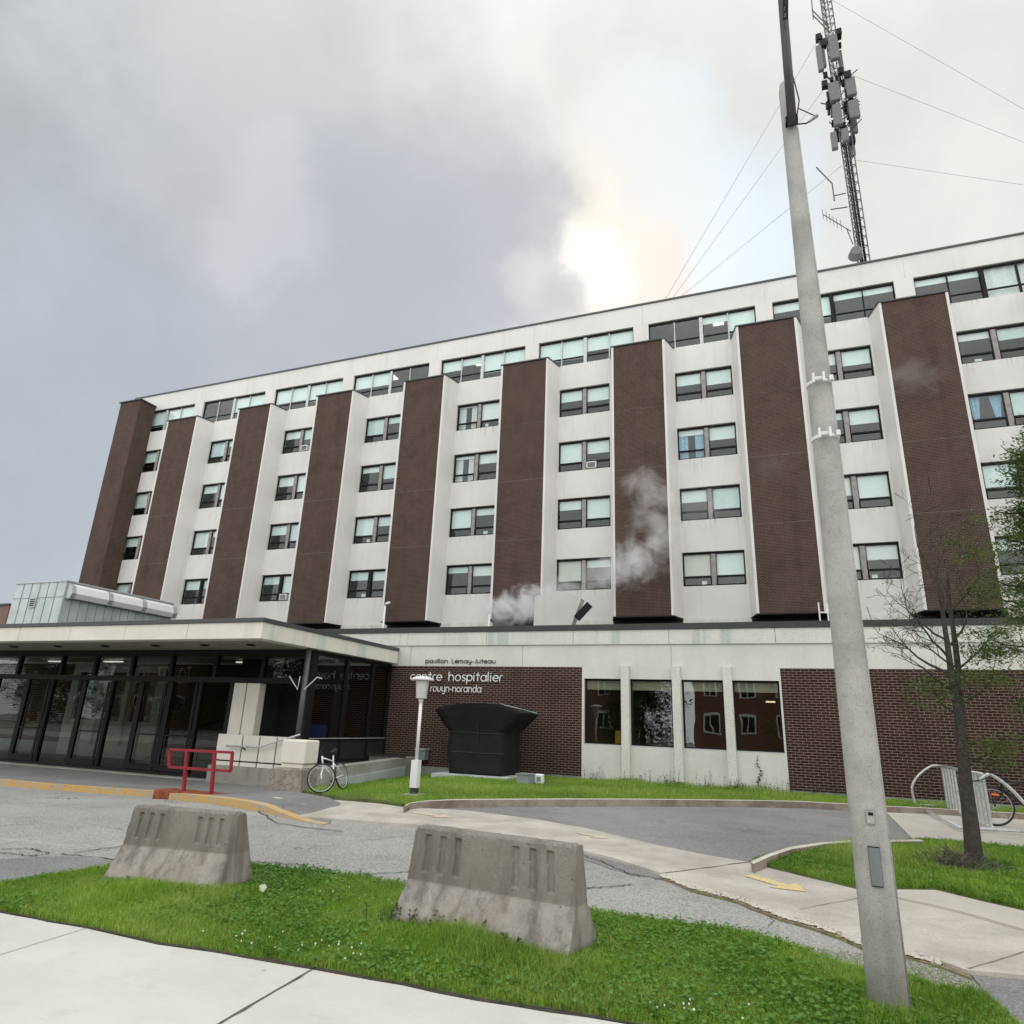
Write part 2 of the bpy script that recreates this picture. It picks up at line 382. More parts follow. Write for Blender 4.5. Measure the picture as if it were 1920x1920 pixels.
def m_curb():
    def fn(b):
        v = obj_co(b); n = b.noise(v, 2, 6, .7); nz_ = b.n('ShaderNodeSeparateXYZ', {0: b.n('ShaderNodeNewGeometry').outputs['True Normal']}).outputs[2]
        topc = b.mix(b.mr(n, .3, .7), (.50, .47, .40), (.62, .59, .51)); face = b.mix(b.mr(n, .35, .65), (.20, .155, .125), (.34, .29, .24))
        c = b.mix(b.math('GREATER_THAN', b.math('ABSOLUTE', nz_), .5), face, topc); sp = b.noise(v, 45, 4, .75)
        c = b.mix(b.math('MULTIPLY', b.mr(sp, .52, .75), .4), c, (.12, .10, .08)); setc(b, c); bump(b, sp, .6, .01)
    return mat('stained curb concrete', fn, Roughness=.95, **{'Specular IOR Level': .2})
M['curb'] = m_curb()
M['old_concrete'] = m_concrete('old concrete', (.26, .25, .22), (.36, .345, .31), .35, .45, 1.6, 45, streakcol=(.11, .10, .09), bmp=.6)
M['pole_concrete'] = m_concrete('spun pole concrete', (.33, .325, .305), (.47, .465, .44), .45, .6, 3.0, 90, streakcol=(.19, .19, .175), bmp=.6)
M['block'] = m_concrete('cream painted concrete', (.68, .65, .57), (.76, .73, .65), .05, .1, 1.2, 60)
M['foundation'] = m_concrete('grey green foundation', (.24, .26, .24), (.33, .35, .33), .2, .4, 1.2, 40)
def m_yellow():
    def fn(b):
        v = obj_co(b); n = b.noise(v, 3.5, 6, .7)
        c = b.mix(b.mr(n, .40, .60), (.56, .35, .11), (.42, .36, .28)); n2 = b.noise(v, 14, 4, .7)
        c = b.mix(b.math('MULTIPLY', b.mr(n2, .55, .7), .5), c, (.25, .16, .08)); setc(b, c); bump(b, n2, .5, .02)
    return mat('worn yellow curb paint', fn, Roughness=.85)
M['yellow_curb'] = m_yellow()
M['yellow_mark'] = plain('faded yellow paint', (.62, .49, .24), .9, vary=.25, scale=25)
M['faint_mark'] = plain('nearly worn off yellow paint', (.56, .48, .33), .9, vary=.15, scale=25)
M['crack'] = plain('dark crack filler', (.03, .028, .025), .95)
M['dirt'] = plain('sandy dirt', (.24, .19, .125), .95, vary=.45, scale=12, bmp=.6)
M['joint_dark'] = plain('dirty joint', (.10, .085, .07), .95, vary=.5, scale=20)
M['joint'] = plain('worn joint', (.22, .19, .16), .95)
M['grit'] = plain('grey grit', (.26, .25, .23), .95, vary=.4, scale=30)
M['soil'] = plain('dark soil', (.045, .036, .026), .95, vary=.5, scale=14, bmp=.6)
M['turf'] = plain('turf soil and thatch', (.085, .115, .030), .95, vary=.5, scale=5, bmp=.6)
def m_rock():
    def fn(b):
        v = obj_co(b); jw = b.n('ShaderNodeTexNoise', {'Vector': v, 'Scale': 6., 'Detail': 5}).outputs['Color']; vw = b.n('ShaderNodeVectorMath', {0: v, 1: b.n('ShaderNodeVectorMath', {0: jw, 'Scale': .25}, operation='SCALE').outputs[0]}, operation='ADD').outputs[0]
        vo = b.n('ShaderNodeTexVoronoi', {'Vector': vw, 'Scale': 5., 'Randomness': 1.}, feature='DISTANCE_TO_EDGE').outputs[0]
        n = b.noise(v, 3, 6, .7); c = b.mix(b.mr(n, .3, .7), (.22, .195, .165), (.36, .32, .275))
        c = b.mix(b.math('MULTIPLY', b.mr(vo, .02, 0.), .55), c, (.13, .10, .08)); setc(b, c)
        bump(b, b.math('ADD', n, b.mr(vo, 0, .05)), .7, .02)
    return mat('cracked rubble concrete', fn, Roughness=.95)
M['rock'] = m_rock()
def m_leaf(name, c0, c1, c2, var='tint', trans=.35):
    def fn(b):
        a = b.n('ShaderNodeAttribute', attribute_name=var).outputs['Fac']
        v = obj_co(b); n = b.noise(v, .55, 5, .65)
        c = b.mix(b.mr(n, .35, .65), c0, c1); c = b.mix(b.math('MULTIPLY', a, .65), c, c2)
        setc(b, c)
        tl = b.n('ShaderNodeBsdfTranslucent', {0: c}); mx = b.n('ShaderNodeMixShader', {0: trans, 1: b.p.outputs[0], 2: tl.outputs[0]})
        b.t.links.new(mx.outputs[0], b.out.inputs[0])
    return mat(name, fn, Roughness=.55, **{'Specular IOR Level': .3})
M['grass'] = m_leaf('grass blades', (.130, .27, .018), (.225, .41, .032), (.45, .52, .14))
M['clover'] = m_leaf('clover leaves', (.055, .165, .022), (.105, .25, .032), (.20, .37, .07))
M['cedar'] = m_leaf('cedar sprays', (.065, .125, .022), (.105, .18, .034), (.24, .28, .10))
M['shrub'] = m_leaf('leafy green foliage', (.035, .09, .02), (.06, .13, .03), (.10, .17, .05))

# ------------------------------------------------------------------ ground sheets
def sheet(name, poly, o, mt, skirt=.25, flat=None, label=None, step=1.0, kind='structure'):
    """a polygon (x, y) draped at height o over the site, with skirts down its sides"""
    me = bpy.data.meshes.new(name); bm = bmesh.new()
    vs = [bm.verts.new((p[0], p[1], 0)) for p in poly]
    for t in tessellate_polygon([[Vector((p[0], p[1], 0)) for p in poly]]):
        if len(set(t)) == 3:
            try: bm.faces.new([vs[i] for i in t])
            except ValueError: pass
    for v in [v for v in bm.verts if not v.link_faces]: bm.verts.remove(v)
    xs = [p[0] for p in poly]; ys = [p[1] for p in poly]
    if step:
        for ax, lo, hi in ((0, max(min(xs), -26), min(max(xs), 14)), (1, max(min(ys), 2), min(max(ys), 20))):
            t = math.ceil(lo/step)*step
            while t < hi:
                co = (t, 0, 0) if ax == 0 else (0, t, 0); no = (1, 0, 0) if ax == 0 else (0, 1, 0)
                bmesh.ops.bisect_plane(bm, geom=bm.verts[:]+bm.edges[:]+bm.faces[:], plane_co=co, plane_no=no); t += step
    bmesh.ops.recalc_face_normals(bm, faces=bm.faces)
    if bm.faces and sum(f.normal.z for f in bm.faces) < 0: bmesh.ops.reverse_faces(bm, faces=bm.faces)
    for v in bm.verts: v.co.z = (gz(v.co.x, v.co.y) if flat is None else flat(v.co.x, v.co.y))+o
    if skirt:
        be = [e for e in bm.edges if e.is_boundary]
        r = bmesh.ops.extrude_edge_only(bm, edges=be)
        for v in [g for g in r['geom'] if isinstance(g, bmesh.types.BMVert)]: v.co.z -= skirt
    bmesh.ops.recalc_face_normals(bm, faces=bm.faces)
    bm.to_mesh(me); bm.free(); me.materials.append(mt)
    ob = bpy.data.objects.new(name, me); C.objects.link(ob)
    if kind: ob['kind'] = kind
    return ob
def G(pts, o=0.):
    return [tuple(on_g(x, y, o).xy) for x, y in pts]
def wig(pts, amp, n=6):
    """roughen a traced outline so grass edges are not ruler-straight"""
    out = []
    for (x0, y0), (x1, y1) in zip(pts, pts[1:]):
        L = math.hypot(x1-x0, y1-y0); k = max(1, int(L/.18))
        for i in range(k):
            t = i/k; j = amp if i else amp*.3
            out.append((x0+(x1-x0)*t+random.uniform(-j, j), y0+(y1-y0)*t+random.uniform(-j, j)))
    out.append(pts[-1]); return out
base = sheet('ground', [(-140, -60), (140, -60), (140, 150), (-140, 150)], 0, M['asphalt'], 0)

VG_low = G([(-420, 1655), (-200, 1686), (0, 1717), (170, 1748), (300, 1778), (420, 1795), (590, 1825), (760, 1855), (900, 1885), (1100, 1915), (1300, 1950), (1500, 1985), (1800, 2035)])
VG_low = [(x, y) for x, y in VG_low]
VG_up = G([(2050, 2035), (1985, 1995), (1890, 1915), (1860, 1880), (1828, 1868), (1760, 1862), (1700, 1838), (1600, 1825), (1545, 1808), (1462, 1772), (1350, 1748), (1240, 1735), (1105, 1715), (900, 1690), (760, 1666), (600, 1640), (480, 1630), (215, 1633), (100, 1646), (0, 1662), (-200, 1640), (-420, 1610)])
verge_poly = wig(VG_low, .02)+wig(VG_up, .035)
verge = sheet('verge', verge_poly, .035, M['turf'])
walk_poly = [(-60, 1.6)]+[(-60, 3.5)]+[(x, y-.02) for x, y in wig(VG_low, .008)]+[(14, 4.1), (14, 1.6)]
# front sidewalk, with a tooled joint and an expansion joint
sidewalk = sheet('sidewalk', [(-60, -1.6), (-60, 3.9)]+[(x, y-.03) for x, y in VG_low]+[(30, 3.9), (30, -1.6)], .03, M['walk'])
soil_edge = sheet('soil_edge', wig([(x, y-.03) for x, y in VG_low], .012)+[(x, y+.06) for x, y in VG_low[::-1]], .034, M['soil'], .05)
def strip(name, a, b, wd, o, mt, wob=0, k=1):
    a = Vector(a); b = Vector(b); d = b-a; nrm = Vector((-d.y, d.x)).normalized()
    L = []; Rr = []
    for i in range(k+1):
        t = i/k; c = a+d*t+nrm*(random.uniform(-wob, wob) if 0 < i < k else 0); ww = wd*(random.uniform(.5, 1.3) if wob else 1)/2
        L.append(tuple(c+nrm*ww)); Rr.append(tuple(c-nrm*ww))
    return sheet(name, L+Rr[::-1], o, mt, 0, step=0 if (b-a).length < 3 else 1)
ja, jb = Vector(G([(592, 1824)])[0]), Vector(G([(430, 1920)])[0])
strip('expansion_joint', ja, jb+(jb-ja)*2, .020, .034, M['joint_dark'], .0035, 24)
ja, jb = Vector(G([(165, 1748)])[0]), Vector(G([(0, 1800)])[0])
strip('tooled_joint', ja, jb+(jb-ja)*1.5, .006, .034, M['joint'])

# concrete path crossing in front of the drive
path_near = G([(560, 1531), (600, 1533), (780, 1546), (940, 1568), (1085, 1592), (1160, 1611), (1240, 1637), (1294, 1659), (1387, 1682), (1462, 1712), (1519, 1727), (1575, 1746), (1616, 1765), (1699, 1782), (1762, 1800), (1815, 1819), (1920, 1828), (2150, 1850)], .04)
path_far = G([(2150, 1735), (1920, 1706), (1837, 1687), (1755, 1667), (1684, 1665), (1605, 1664), (1500, 1638), (1408, 1616), (1330, 1604), (1240, 1586), (1100, 1553), (1000, 1535), (880, 1520), (757, 1513), (705, 1506), (620, 1499), (560, 1512)], .04)
path = sheet('path', wig(path_near, .012)+path_far, .04, M['path'])
edge_dirt = sheet('path_edge_dirt', wig([(x, y-.11) for x, y in path_near[6:16]], .03)+[(x, y+.02) for x, y in path_near[6:16][::-1]], .02, M['dirt'], .02)
for a, b, wdt in [((1241, 1638), (1408, 1616), .02), ((1500, 1705), (1610, 1684), .014), ((1815, 1817), (1920, 1785), .014), ((1110, 1597), (1250, 1592), .008)]:
    pa, pb = G([a, b], .04); strip('path_joint', pa, pb, wdt*.7, .045, M['crack'] if wdt > .015 else M['joint'], .008, 10)
# raised slab strip on the far right of the path
sl = G([(1684, 1668), (1755, 1669), (1837, 1689), (1920, 1708), (2150, 1738), (2150, 1786), (1920, 1742), (1800, 1708), (1684, 1682)], .06)
sheet('path_slab', sl, .062, M['pad'])
# right-hand black asphalt, bottom corner
sheet('asphalt_patch', G([(1815, 1822), (1920, 1831), (2150, 1852), (2300, 2060), (2000, 2010), (1895, 1925)]), .012, M['asphalt_dark'], .03)
sheet('asphalt_patch', G([(-300, 1640), (-120, 1590), (0, 1612), (120, 1606), (232, 1612), (218, 1632), (100, 1646), (0, 1662)]), .006, M['asphalt_dark'], .02)
# patched strip along the path edge
sheet('asphalt_patch', wig(G([(1086, 1596), (1160, 1614), (1240, 1640), (1252, 1650), (1150, 1632), (1088, 1610)]), .01), .008, M['asphalt_dark'], .02)
# inner drive
drive_far = G([(757, 1514), (770, 1513), (880, 1514), (1000, 1512), (1200, 1511), (1400, 1513), (1590, 1516), (1660, 1518)])
drive = sheet('inner_drive', drive_far+G([(1685, 1545), (1712, 1574), (1600, 1582), (1500, 1592), (1440, 1606), (1408, 1616), (1330, 1607), (1240, 1589), (1100, 1556), (1000, 1538), (880, 1523)]), .012, M['asphalt_dark'])
sheet('pad', G([(1655, 1516), (1730, 1518), (1800, 1523), (1920, 1536), (2200, 1560), (2200, 1625), (1920, 1588), (1800, 1579), (1712, 1574)], .03)
      , .03, M['pad'])
# cracks in the asphalt, as the photo shows them
for pts in ([(0, 1593), (60, 1592), (90, 1601), (60, 1606), (0, 1600)], [(115, 1602), (230, 1614)], [(470, 1616), (560, 1622), (610, 1632), (640, 1643)], [(1088, 1605), (1130, 1617), (1180, 1640), (1240, 1650)],
            [(1094, 1667), (1150, 1663), (1185, 1659)], [(600, 1643), (700, 1640), (775, 1636)], [(1485, 1720), (1510, 1740)], [(480, 1520), (520, 1545), (640, 1560)], [(140, 1600), (240, 1585), (320, 1590)]):
    q = G(pts)
    for a, b in zip(q, q[1:]): strip('asphalt_crack', a, b, .022, .010, M['crack'], .03, 8)
# lawn by the wall with its curb
curb_line = G([(757, 1512), (764, 1507), (790, 1503), (850, 1500), (1000, 1499), (1200, 1499), (1400, 1501), (1500, 1503), (1590, 1508), (1660, 1512), (1730, 1515), (1850, 1522), (2100, 1535)], .14)
curb_b = [(x-.02, y+.15) for x, y in curb_line]
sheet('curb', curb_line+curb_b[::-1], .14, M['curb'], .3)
lawn_front = G([(578, 1487), (610, 1493), (640, 1498), (705, 1504), (757, 1511)], .05)
lawn_poly = wig(lawn_front, .02)+curb_b+[(12, 19.42), (-9, 19.42), (-10.55, 19.42), (-10.45, 18.0), (-9.95, 13.1)]
lawn = sheet('lawn', lawn_poly, .08, M['turf'])
# grass island with the tree
isl_poly = wig(G([(1408, 1616), (1500, 1638), (1605, 1663), (1684, 1664), (1755, 1666), (1837, 1686), (1920, 1705), (2200, 1740), (2200, 1626), (1920, 1590), (1800, 1581), (1727, 1576), (1600, 1585), (1500, 1595), (1440, 1608)], .06), .015)
island = sheet('tree_island', isl_poly, .06, M['turf'])
ic = G([(1408, 1615), (1440, 1601), (1480, 1588), (1540, 1579), (1600, 1575), (1725, 1574)], .14)
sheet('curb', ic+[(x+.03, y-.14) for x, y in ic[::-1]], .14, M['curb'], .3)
# yellow painted curb and the asphalt walk behind it
yc = G([(-260, 1447), (0, 1461), (85, 1469), (290, 1483), (360, 1490), (430, 1498), (520, 1513), (570, 1524), (605, 1531)], .13)
yb = [(x+.01, y+.17) for x, y in yc]
def curb_h(X, Y): return gz(X, Y)+.13-.11*ss(X, -8.6, -7.0)
sheet('yellow_curb', yc+yb[::-1], 0, M['yellow_curb'], .3, flat=curb_h)
fw = yb+[(-7.3, 10.6)]+G([(640, 1500), (578, 1488)], .1)+[(-10.5, 13.0), (-10.6, 19.5), (-45, 19.5), (-45, yb[0][1])]
def walk_h(X, Y): return gz(X, Y)+.10-.08*ss(X, -8.6, -6.8)
sheet('entrance_walk', fw, 0, M['asphalt_walk'], .2, flat=walk_h)
# direction arrows on the path
def arrow(tail, tip, wd, mt, o=.046):
    a = Vector(G([tail], .04)[0]); b = Vector(G([tip], .04)[0]); d = (b-a); L = d.length; d.normalize(); n = Vector((-d.y, d.x))
    hb = b-d*L*.38
    p = [a+n*wd*.5, hb+n*wd*.5, hb+n*wd*1.5, b, hb-n*wd*1.5, hb-n*wd*.5, a-n*wd*.5]
    return sheet('arrow_marking', [tuple(q) for q in p], o, mt, 0, step=0)
arrow((1403, 1642), (1512, 1673), .15, M['yellow_mark'])
arrow((1085, 1562), (1140, 1573), .10, M['faint_mark'])
arrow((775, 1524), (850, 1534), .12, M['faint_mark'])
pa, pb = G([(515, 1495), (570, 1505)], .1)
ob = strip('line_marking', pa, pb, .09, .0, M['faint_mark'])
for v in ob.data.vertices: v.co.z = walk_h(v.co.x, v.co.y)+.006

# ------------------------------------------------------------------ wall with openings
def wall_holes(mb, x0, x1, z0, z1, y, holes, depth=.22):
    """front face of a wall at y with rectangular openings that have reveals"""
    xs = sorted({x0, x1, *[h[0] for h in holes], *[h[1] for h in holes]}); zs = sorted({z0, z1, *[h[2] for h in holes], *[h[3] for h in holes]})
    xs = [x for x in xs if x0 <= x <= x1]; zs = [z for z in zs if z0 <= z <= z1]
    for a, b in zip(xs, xs[1:]):
        for c, d in zip(zs, zs[1:]):
            mx, mz = (a+b)/2, (c+d)/2
            if any(h[0] < mx < h[1] and h[2] < mz < h[3] for h in holes): continue
            mb.quad((a, y, c), (b, y, c), (b, y, d), (a, y, d))
    for a, b, c, d in holes:
        mb.quad((a, y, c), (a, y+depth, c), (a, y+depth, d), (a, y, d)); mb.quad((b, y, c), (b, y+depth, c), (b, y+depth, d), (b, y, d))
        mb.quad((a, y, c), (b, y, c), (b, y+depth, c), (a, y+depth, c)); mb.quad((a, y, d), (b, y, d), (b, y+depth, d), (a, y+depth, d))

# ------------------------------------------------------------------ hospital tower
TY = 32.; MOD = 6.326; X6 = -.1776*TY; BW = 2.57; SPL = .41; PR = 1.14; ZB, ZT, ZR = 5.02, 19.36, 22.42
LV = [(6.55, 8.20), (9.79, 11.47), (13.0, 14.74), (16.24, 17.92)]; TS = (19.42, 21.16)
tower = thing('hospital_tower', (-18, TY, ZB), 'six storey hospital block of white concrete bays between tall dark brick piers', 'hospital building')
XL = -43.9; XR = X6+6*MOD
bays = [(X6+(i-6)*MOD+BW/2+SPL, X6+(i-5)*MOD-BW/2-SPL) for i in range(0, 12)]
mb = MB(); holes = []
for a, b in bays:
    for z0, z1 in LV: holes.append((a+.02, b-.07, z0, z1))
    c = (a+b)/2; holes.append((c-2.75, c+2.75, TS[0], TS[1]))
wall_holes(mb, XL, XR, ZB, ZR, TY, holes, .3)
mb.quad((XL, TY, 2.5), (XL, TY+16, 2.5), (XL, TY+16, ZR), (XL, TY, ZR)); mb.quad((XR, TY, 2.5), (XR, TY+16, 2.5), (XR, TY+16, ZR), (XR, TY, ZR))
mb.quad((XL, TY+16, 2.5), (XR, TY+16, 2.5), (XR, TY+16, ZR), (XL, TY+16, ZR)); mb.quad((XL, TY, ZR), (XR, TY, ZR), (XR, TY+16, ZR), (XL, TY+16, ZR))
mb.build('wall', M['tower_white'], tower)
mb = MB(); mb.box(XL-.05, XR+.05, TY-.06, TY+.3, ZR+.003, ZR+.10); mb.box(XL-.05, XL+.25, TY+.3, TY+16, ZR+.003, ZR+.10); mb.build('roof_edge', M['roof_edge'], tower)
mb = MB(); mb.box(XL, XR, TY+.25, TY+.5, 2.5, ZB); mb.build('base_wall', M['membrane'], tower)
M['flashing'] = m_concrete('dirty white flashing', (.55, .54, .50), (.68, .67, .63), .1, .7, 2.5, 50, streakcol=(.25, .22, .18))
for a, b in bays: MB().box(a-.35, b+.35, TY-.05, TY+.24, 4.72, ZB-.004).build('base_flashing', M['flashing'], tower)
# piers
for i in range(1, 12):
    xc = X6+(i-6)*MOD; a, b = xc-BW/2, xc+BW/2; yf = TY-PR
    mb = MB(); e = .11
    # side panels with their front edges, then soffit and cap
    for s in (-1, 1):
        X0 = xc+s*BW/2; X1 = xc+s*(BW/2+SPL); Xi = X0+s*e
        mb.prism([(X0, yf), (Xi, yf-.0), (X1, TY), (X0, TY)], 'z', ZB, ZT)
    p = mb.build('pier_side', M['tower_white'], tower)
    MB().box(a+.002, b-.002, yf+.035, TY-.002, ZB+.004, ZT-.004).build('brick_pier', M['tower_brick'], tower)
    for zf in (9.05, 12.3, 15.55): MB().box(a+.004, b-.004, yf+.031, yf+.04, zf, zf+.03).build('brick_course', M['course'], tower)
    mb = MB(); mb.prism([(a-e-.03, yf-.04), (b+e+.03, yf-.04), (b+SPL+.03, TY-.003), (a-SPL-.03, TY-.003)], 'z', ZT+.002, ZT+.07); mb.build('pier_cap', M['roof_edge'], tower)
    mb = MB(); mb.prism([(a-e, yf+.01), (b+e, yf+.01), (b+SPL, TY-.003), (a-SPL, TY-.003)], 'z', ZB-.05, ZB-.003)
    mb.box(a-.36, b+.36, TY-.06, TY+.24, 2.6, ZB-.06); mb.build('pier_soffit', M['membrane'], tower)
mb = MB(); mb.box(-43.6, -41.62, TY-.8, TY-.003, 2.5, 21.4); mb.box(-43.6, -41.62, TY-1.3, TY-.8, 2.5, 21.39); mb.build('brick_pier', M['tower_brick'], tower)
MB().box(-43.7, -41.5, TY-1.4, TY-.003, 21.404, 21.48).build('pier_cap', M['roof_edge'], tower)
for i in range(0, 9):   # joints of the frieze and rust and dirt runs under some sills
    xj_ = X6+(i-6)*MOD+.1
    MB().box(xj_-.012, xj_+.012, TY-.004, TY+.01, TS[1]+.02, ZR-.02).build('panel_joint', M['alu'], tower)
def m_runs():
    def fn(b):
        v = obj_co(b); n = b.noise(scalev(b, v, (9, 9, .5)), 1., 5, .7); z = b.n('ShaderNodeSeparateXYZ', {0: b.n('ShaderNodeTexCoord').outputs['Generated']}).outputs[2]
        k = b.math('MULTIPLY', b.mr(n, .50, .72), b.math('MULTIPLY', z, z)); setc(b, b.mix(.5, (.30, .27, .22), (.34, .31, .26)))
        tr = b.n('ShaderNodeBsdfTransparent'); mx = b.n('ShaderNodeMixShader', {0: b.math('MULTIPLY', k, .45), 1: tr.outputs[0], 2: b.p.outputs[0]}); b.t.links.new(mx.outputs[0], b.out.inputs[0])
    return mat('dirt runs', fn, Roughness=.9)
M['runs'] = m_runs()
mbr = random.Random(6)
for a, b in bays[:9]:
    for z0, z1 in LV+[TS]:
        if mbr.random() < .6:
            h_ = mbr.uniform(.5, 1.2); mb = MB(); mb.quad((a+.01, TY-.004, z0-h_), (b-.01, TY-.004, z0-h_), (b-.01, TY-.004, z0-.004), (a+.01, TY-.004, z0-.004)); mb.build('dirt_runs', M['runs'], tower)
# rooms behind the glass
mb = MB()
mb.quad((XL+.1, TY+3.2, ZB), (XR-.1, TY+3.2, ZB), (XR-.1, TY+3.2, ZR-.1), (XL+.1, TY+3.2, ZR-.1))
for a, b in bays:
    mb.quad((a-1.69, TY+.31, ZB), (a-1.69, TY+3.2, ZB), (a-1.69, TY+3.2, ZR-.1), (a-1.69, TY+.31, ZR-.1))
mb.build('interior', M['room'], tower)
mb = MB()
for z0, z1 in LV+[TS]:
    mb.quad((XL+.1, TY+.31, z1+.25), (XR-.1, TY+.31, z1+.25), (XR-.1, TY+3.19, z1+.25), (XL+.1, TY+3.19, z1+.25))
mb.build('ceiling', M['ceiling'], tower)

def pane_rects(kind, wd, ht):
    """(x0, x1, z0, z1) of the glazed fields in a window wd x ht"""
    out = []
    if kind == 2:
        m = wd/2; g = .13
        for a, b in ((.05, m-g), (m+g, wd-.05)): out.append((a, b, .05, ht*.27, 'low')); out.append((a, b, ht*.27+.06, ht-.10, 'up'))
    else:
        q = wd/4; ed = [0.04, q, 2*q, 3*q, wd-.04]
        for k in range(4):
            a = ed[k]+(.03 if k != 2 else .12); b = ed[k+1]-(.03 if k != 1 else .12)
            out.append((a, b, .05, ht*.27, 'low')); out.append((a, b, ht*.27+.05, ht-.08, 'up'))
    return out
fmesh = {}
def window(X0, X1, z0, z1, kind, blinds, style='', darkframe=False, lamp=None, parent=None):
    wd, ht = X1-X0, z1-z0; key = (kind, round(wd, 2), round(ht, 2), darkframe)
    par = parent or tower; loc = Vector((X0, TY+.12, z0))-ORG[par.name]
    rects = pane_rects(kind, wd, ht)
    if key not in fmesh:
        mb = MB()
        # frame bars around every field
        mb.box(0, wd, 0, .09, 0, .05); mb.box(0, wd, 0, .09, ht-.10, ht)
        mb.box(0, .05, .001, .089, .05, ht-.10); mb.box(wd-.05, wd, .001, .089, .05, ht-.10)
        for (a, b, c, d, t) in rects:
            if t == 'low': mb.box(a, b, .005, .075, d, d+.06); 
            if t == 'low' and kind == 2:   # sash frames of the opening lights
                mb.box(a, a+.035, -.01, .05, c, d); mb.box(b-.035, b, -.01, .05, c, d); mb.box(a+.035, b-.035, -.01, .05, d-.035, d); mb.box(a+.035, b-.035, -.01, .05, c, c+.035)
            if t == 'up' and kind == 2:
                mb.box(a, a+.02, .02, .07, c, d); mb.box(b-.02, b, .02, .07, c, d)
        f = mb.build('window', M['frame'], par, world=False, loc=loc)
        mb = MB()
        if kind == 2: mb.box(wd/2-.10, wd/2+.10, -.03, .10, .052, ht-.102)
        else:
            mb.box(wd/2-.09, wd/2+.09, -.03, .10, .052, ht-.102)
            for k in (1, 3): mb.box(wd/4*k-.025, wd/4*k+.025, -.02, .06, .052, ht-.102)
            mb.box(.05, wd-.05, .061, .09, ht*.27+.001, ht*.27+.049)
        mu = mb.build('mullion', M['frame'] if darkframe else (M['mullion'] if kind == 2 else M['alu']), f, world=False)
        mb = MB()
        for (a, b, c, d, t) in rects: mb.quad((a, .045, c), (b, .045, c), (b, .045, d), (a, .045, d))
        pn = mb.build('pane', M['glass'], f, world=False)
        fmesh[key] = (f.data, mu.data, pn.data)
    else:
        fd, md, pd = fmesh[key]
        f = bpy.data.objects.new('window', fd); C.objects.link(f); f.parent = par; f.location = loc; ORG[f.name] = ORG[par.name]+loc
        for nme, dta in (('mullion', md), ('pane', pd)):
            o = bpy.data.objects.new(nme, dta); C.objects.link(o); o.parent = f
    ups = [r for r in rects if r[4] == 'up']
    for k, (a, b, c, d, t) in enumerate(ups):
        fr, mt = blinds[k % len(blinds)] if blinds else (0, 'blind')
        if fr > 0:
            MB().box(a-.03, b+.03, .13, .14, d-(d-c)*fr, d+.03).build('blind', M[mt], f, world=False)
    if style == 'ac':
        a, b = rects[2][0] if kind == 2 else 0, 0
        (x0, x1, c, d, t) = [r for r in rects if r[4] == 'low'][1]
        ac = MB().box(x0+.03, x0+.55, -.16, .10, .06, .42).build('air_conditioner', M['white_paint'], f, world=False, bevel=.015)
        m2 = MB()
        for q in range(7): m2.box(x0+.08, x0+.50, -.172, -.163, .10+q*.04, .12+q*.04)
        m2.build('grille', M['frame'], f, world=False)
    if style in ('curtain', 'bluecurtain', 'bow', 'fullcurtain'):
        mt = M['curtain_blue'] if style in ('bluecurtain', 'bow') else M['curtain']
        a, b, c, d, t = ups[0] if style != 'fullcurtain' else ups[-1]
        sets = [(a, a+(b-a)*.36), (b-(b-a)*.36, b)] if style != 'fullcurtain' else [(ups[2][0], ups[2][1]), (ups[3][0], ups[3][1])]
        for x0, x1 in sets:
            mb = MB(); n = 16; bot = .08 if style != 'bow' else c+.1
            for j in range(n):
                u0, u1 = j/n, (j+1)/n
                def px(u, z):
                    X = x0+(x1-x0)*u; g = .03*math.sin(u*16)
                    if style == 'bow' and z < d-.2: X = (x0+x1)/2+(X-(x0+x1)/2)*.45
                    return (X, .2+g, z)
                mb.quad(px(u0, bot), px(u1, bot), px(u1, d), px(u0, d))
            mb.build('curtain', mt, f, world=False, smooth=True)
    if kind == 2 and RB.random() < .42:
        (x0, x1, c, d, t) = RB.choice([r for r in rects if r[4] == 'low']); xx = RB.uniform(x0+.1, x1-.35)
        MB().box(xx, xx+RB.uniform(.16, .3), .10, .11, c+.06, c+.06+RB.uniform(.14, .24)).build('paper_notice', M['white_paint'], f, world=False)
    if lamp is not None:
        a, b = lamp; zz = ht+.2
        MB().box(wd*a, wd*b, .9, 1.5, zz, zz+.03).build('ceiling_lamp_or_fill', M['lamp_on'], f, world=False)
    return f
RB = random.Random(3)
sty = {(4, 3): 'curtain', (4, 2): 'curtain', (5, 2): 'ac', (6, 2): 'bluecurtain', (8, 2): 'bow', (2, 0): 'ac', (2, 3): 'ac', (3, 0): ''}
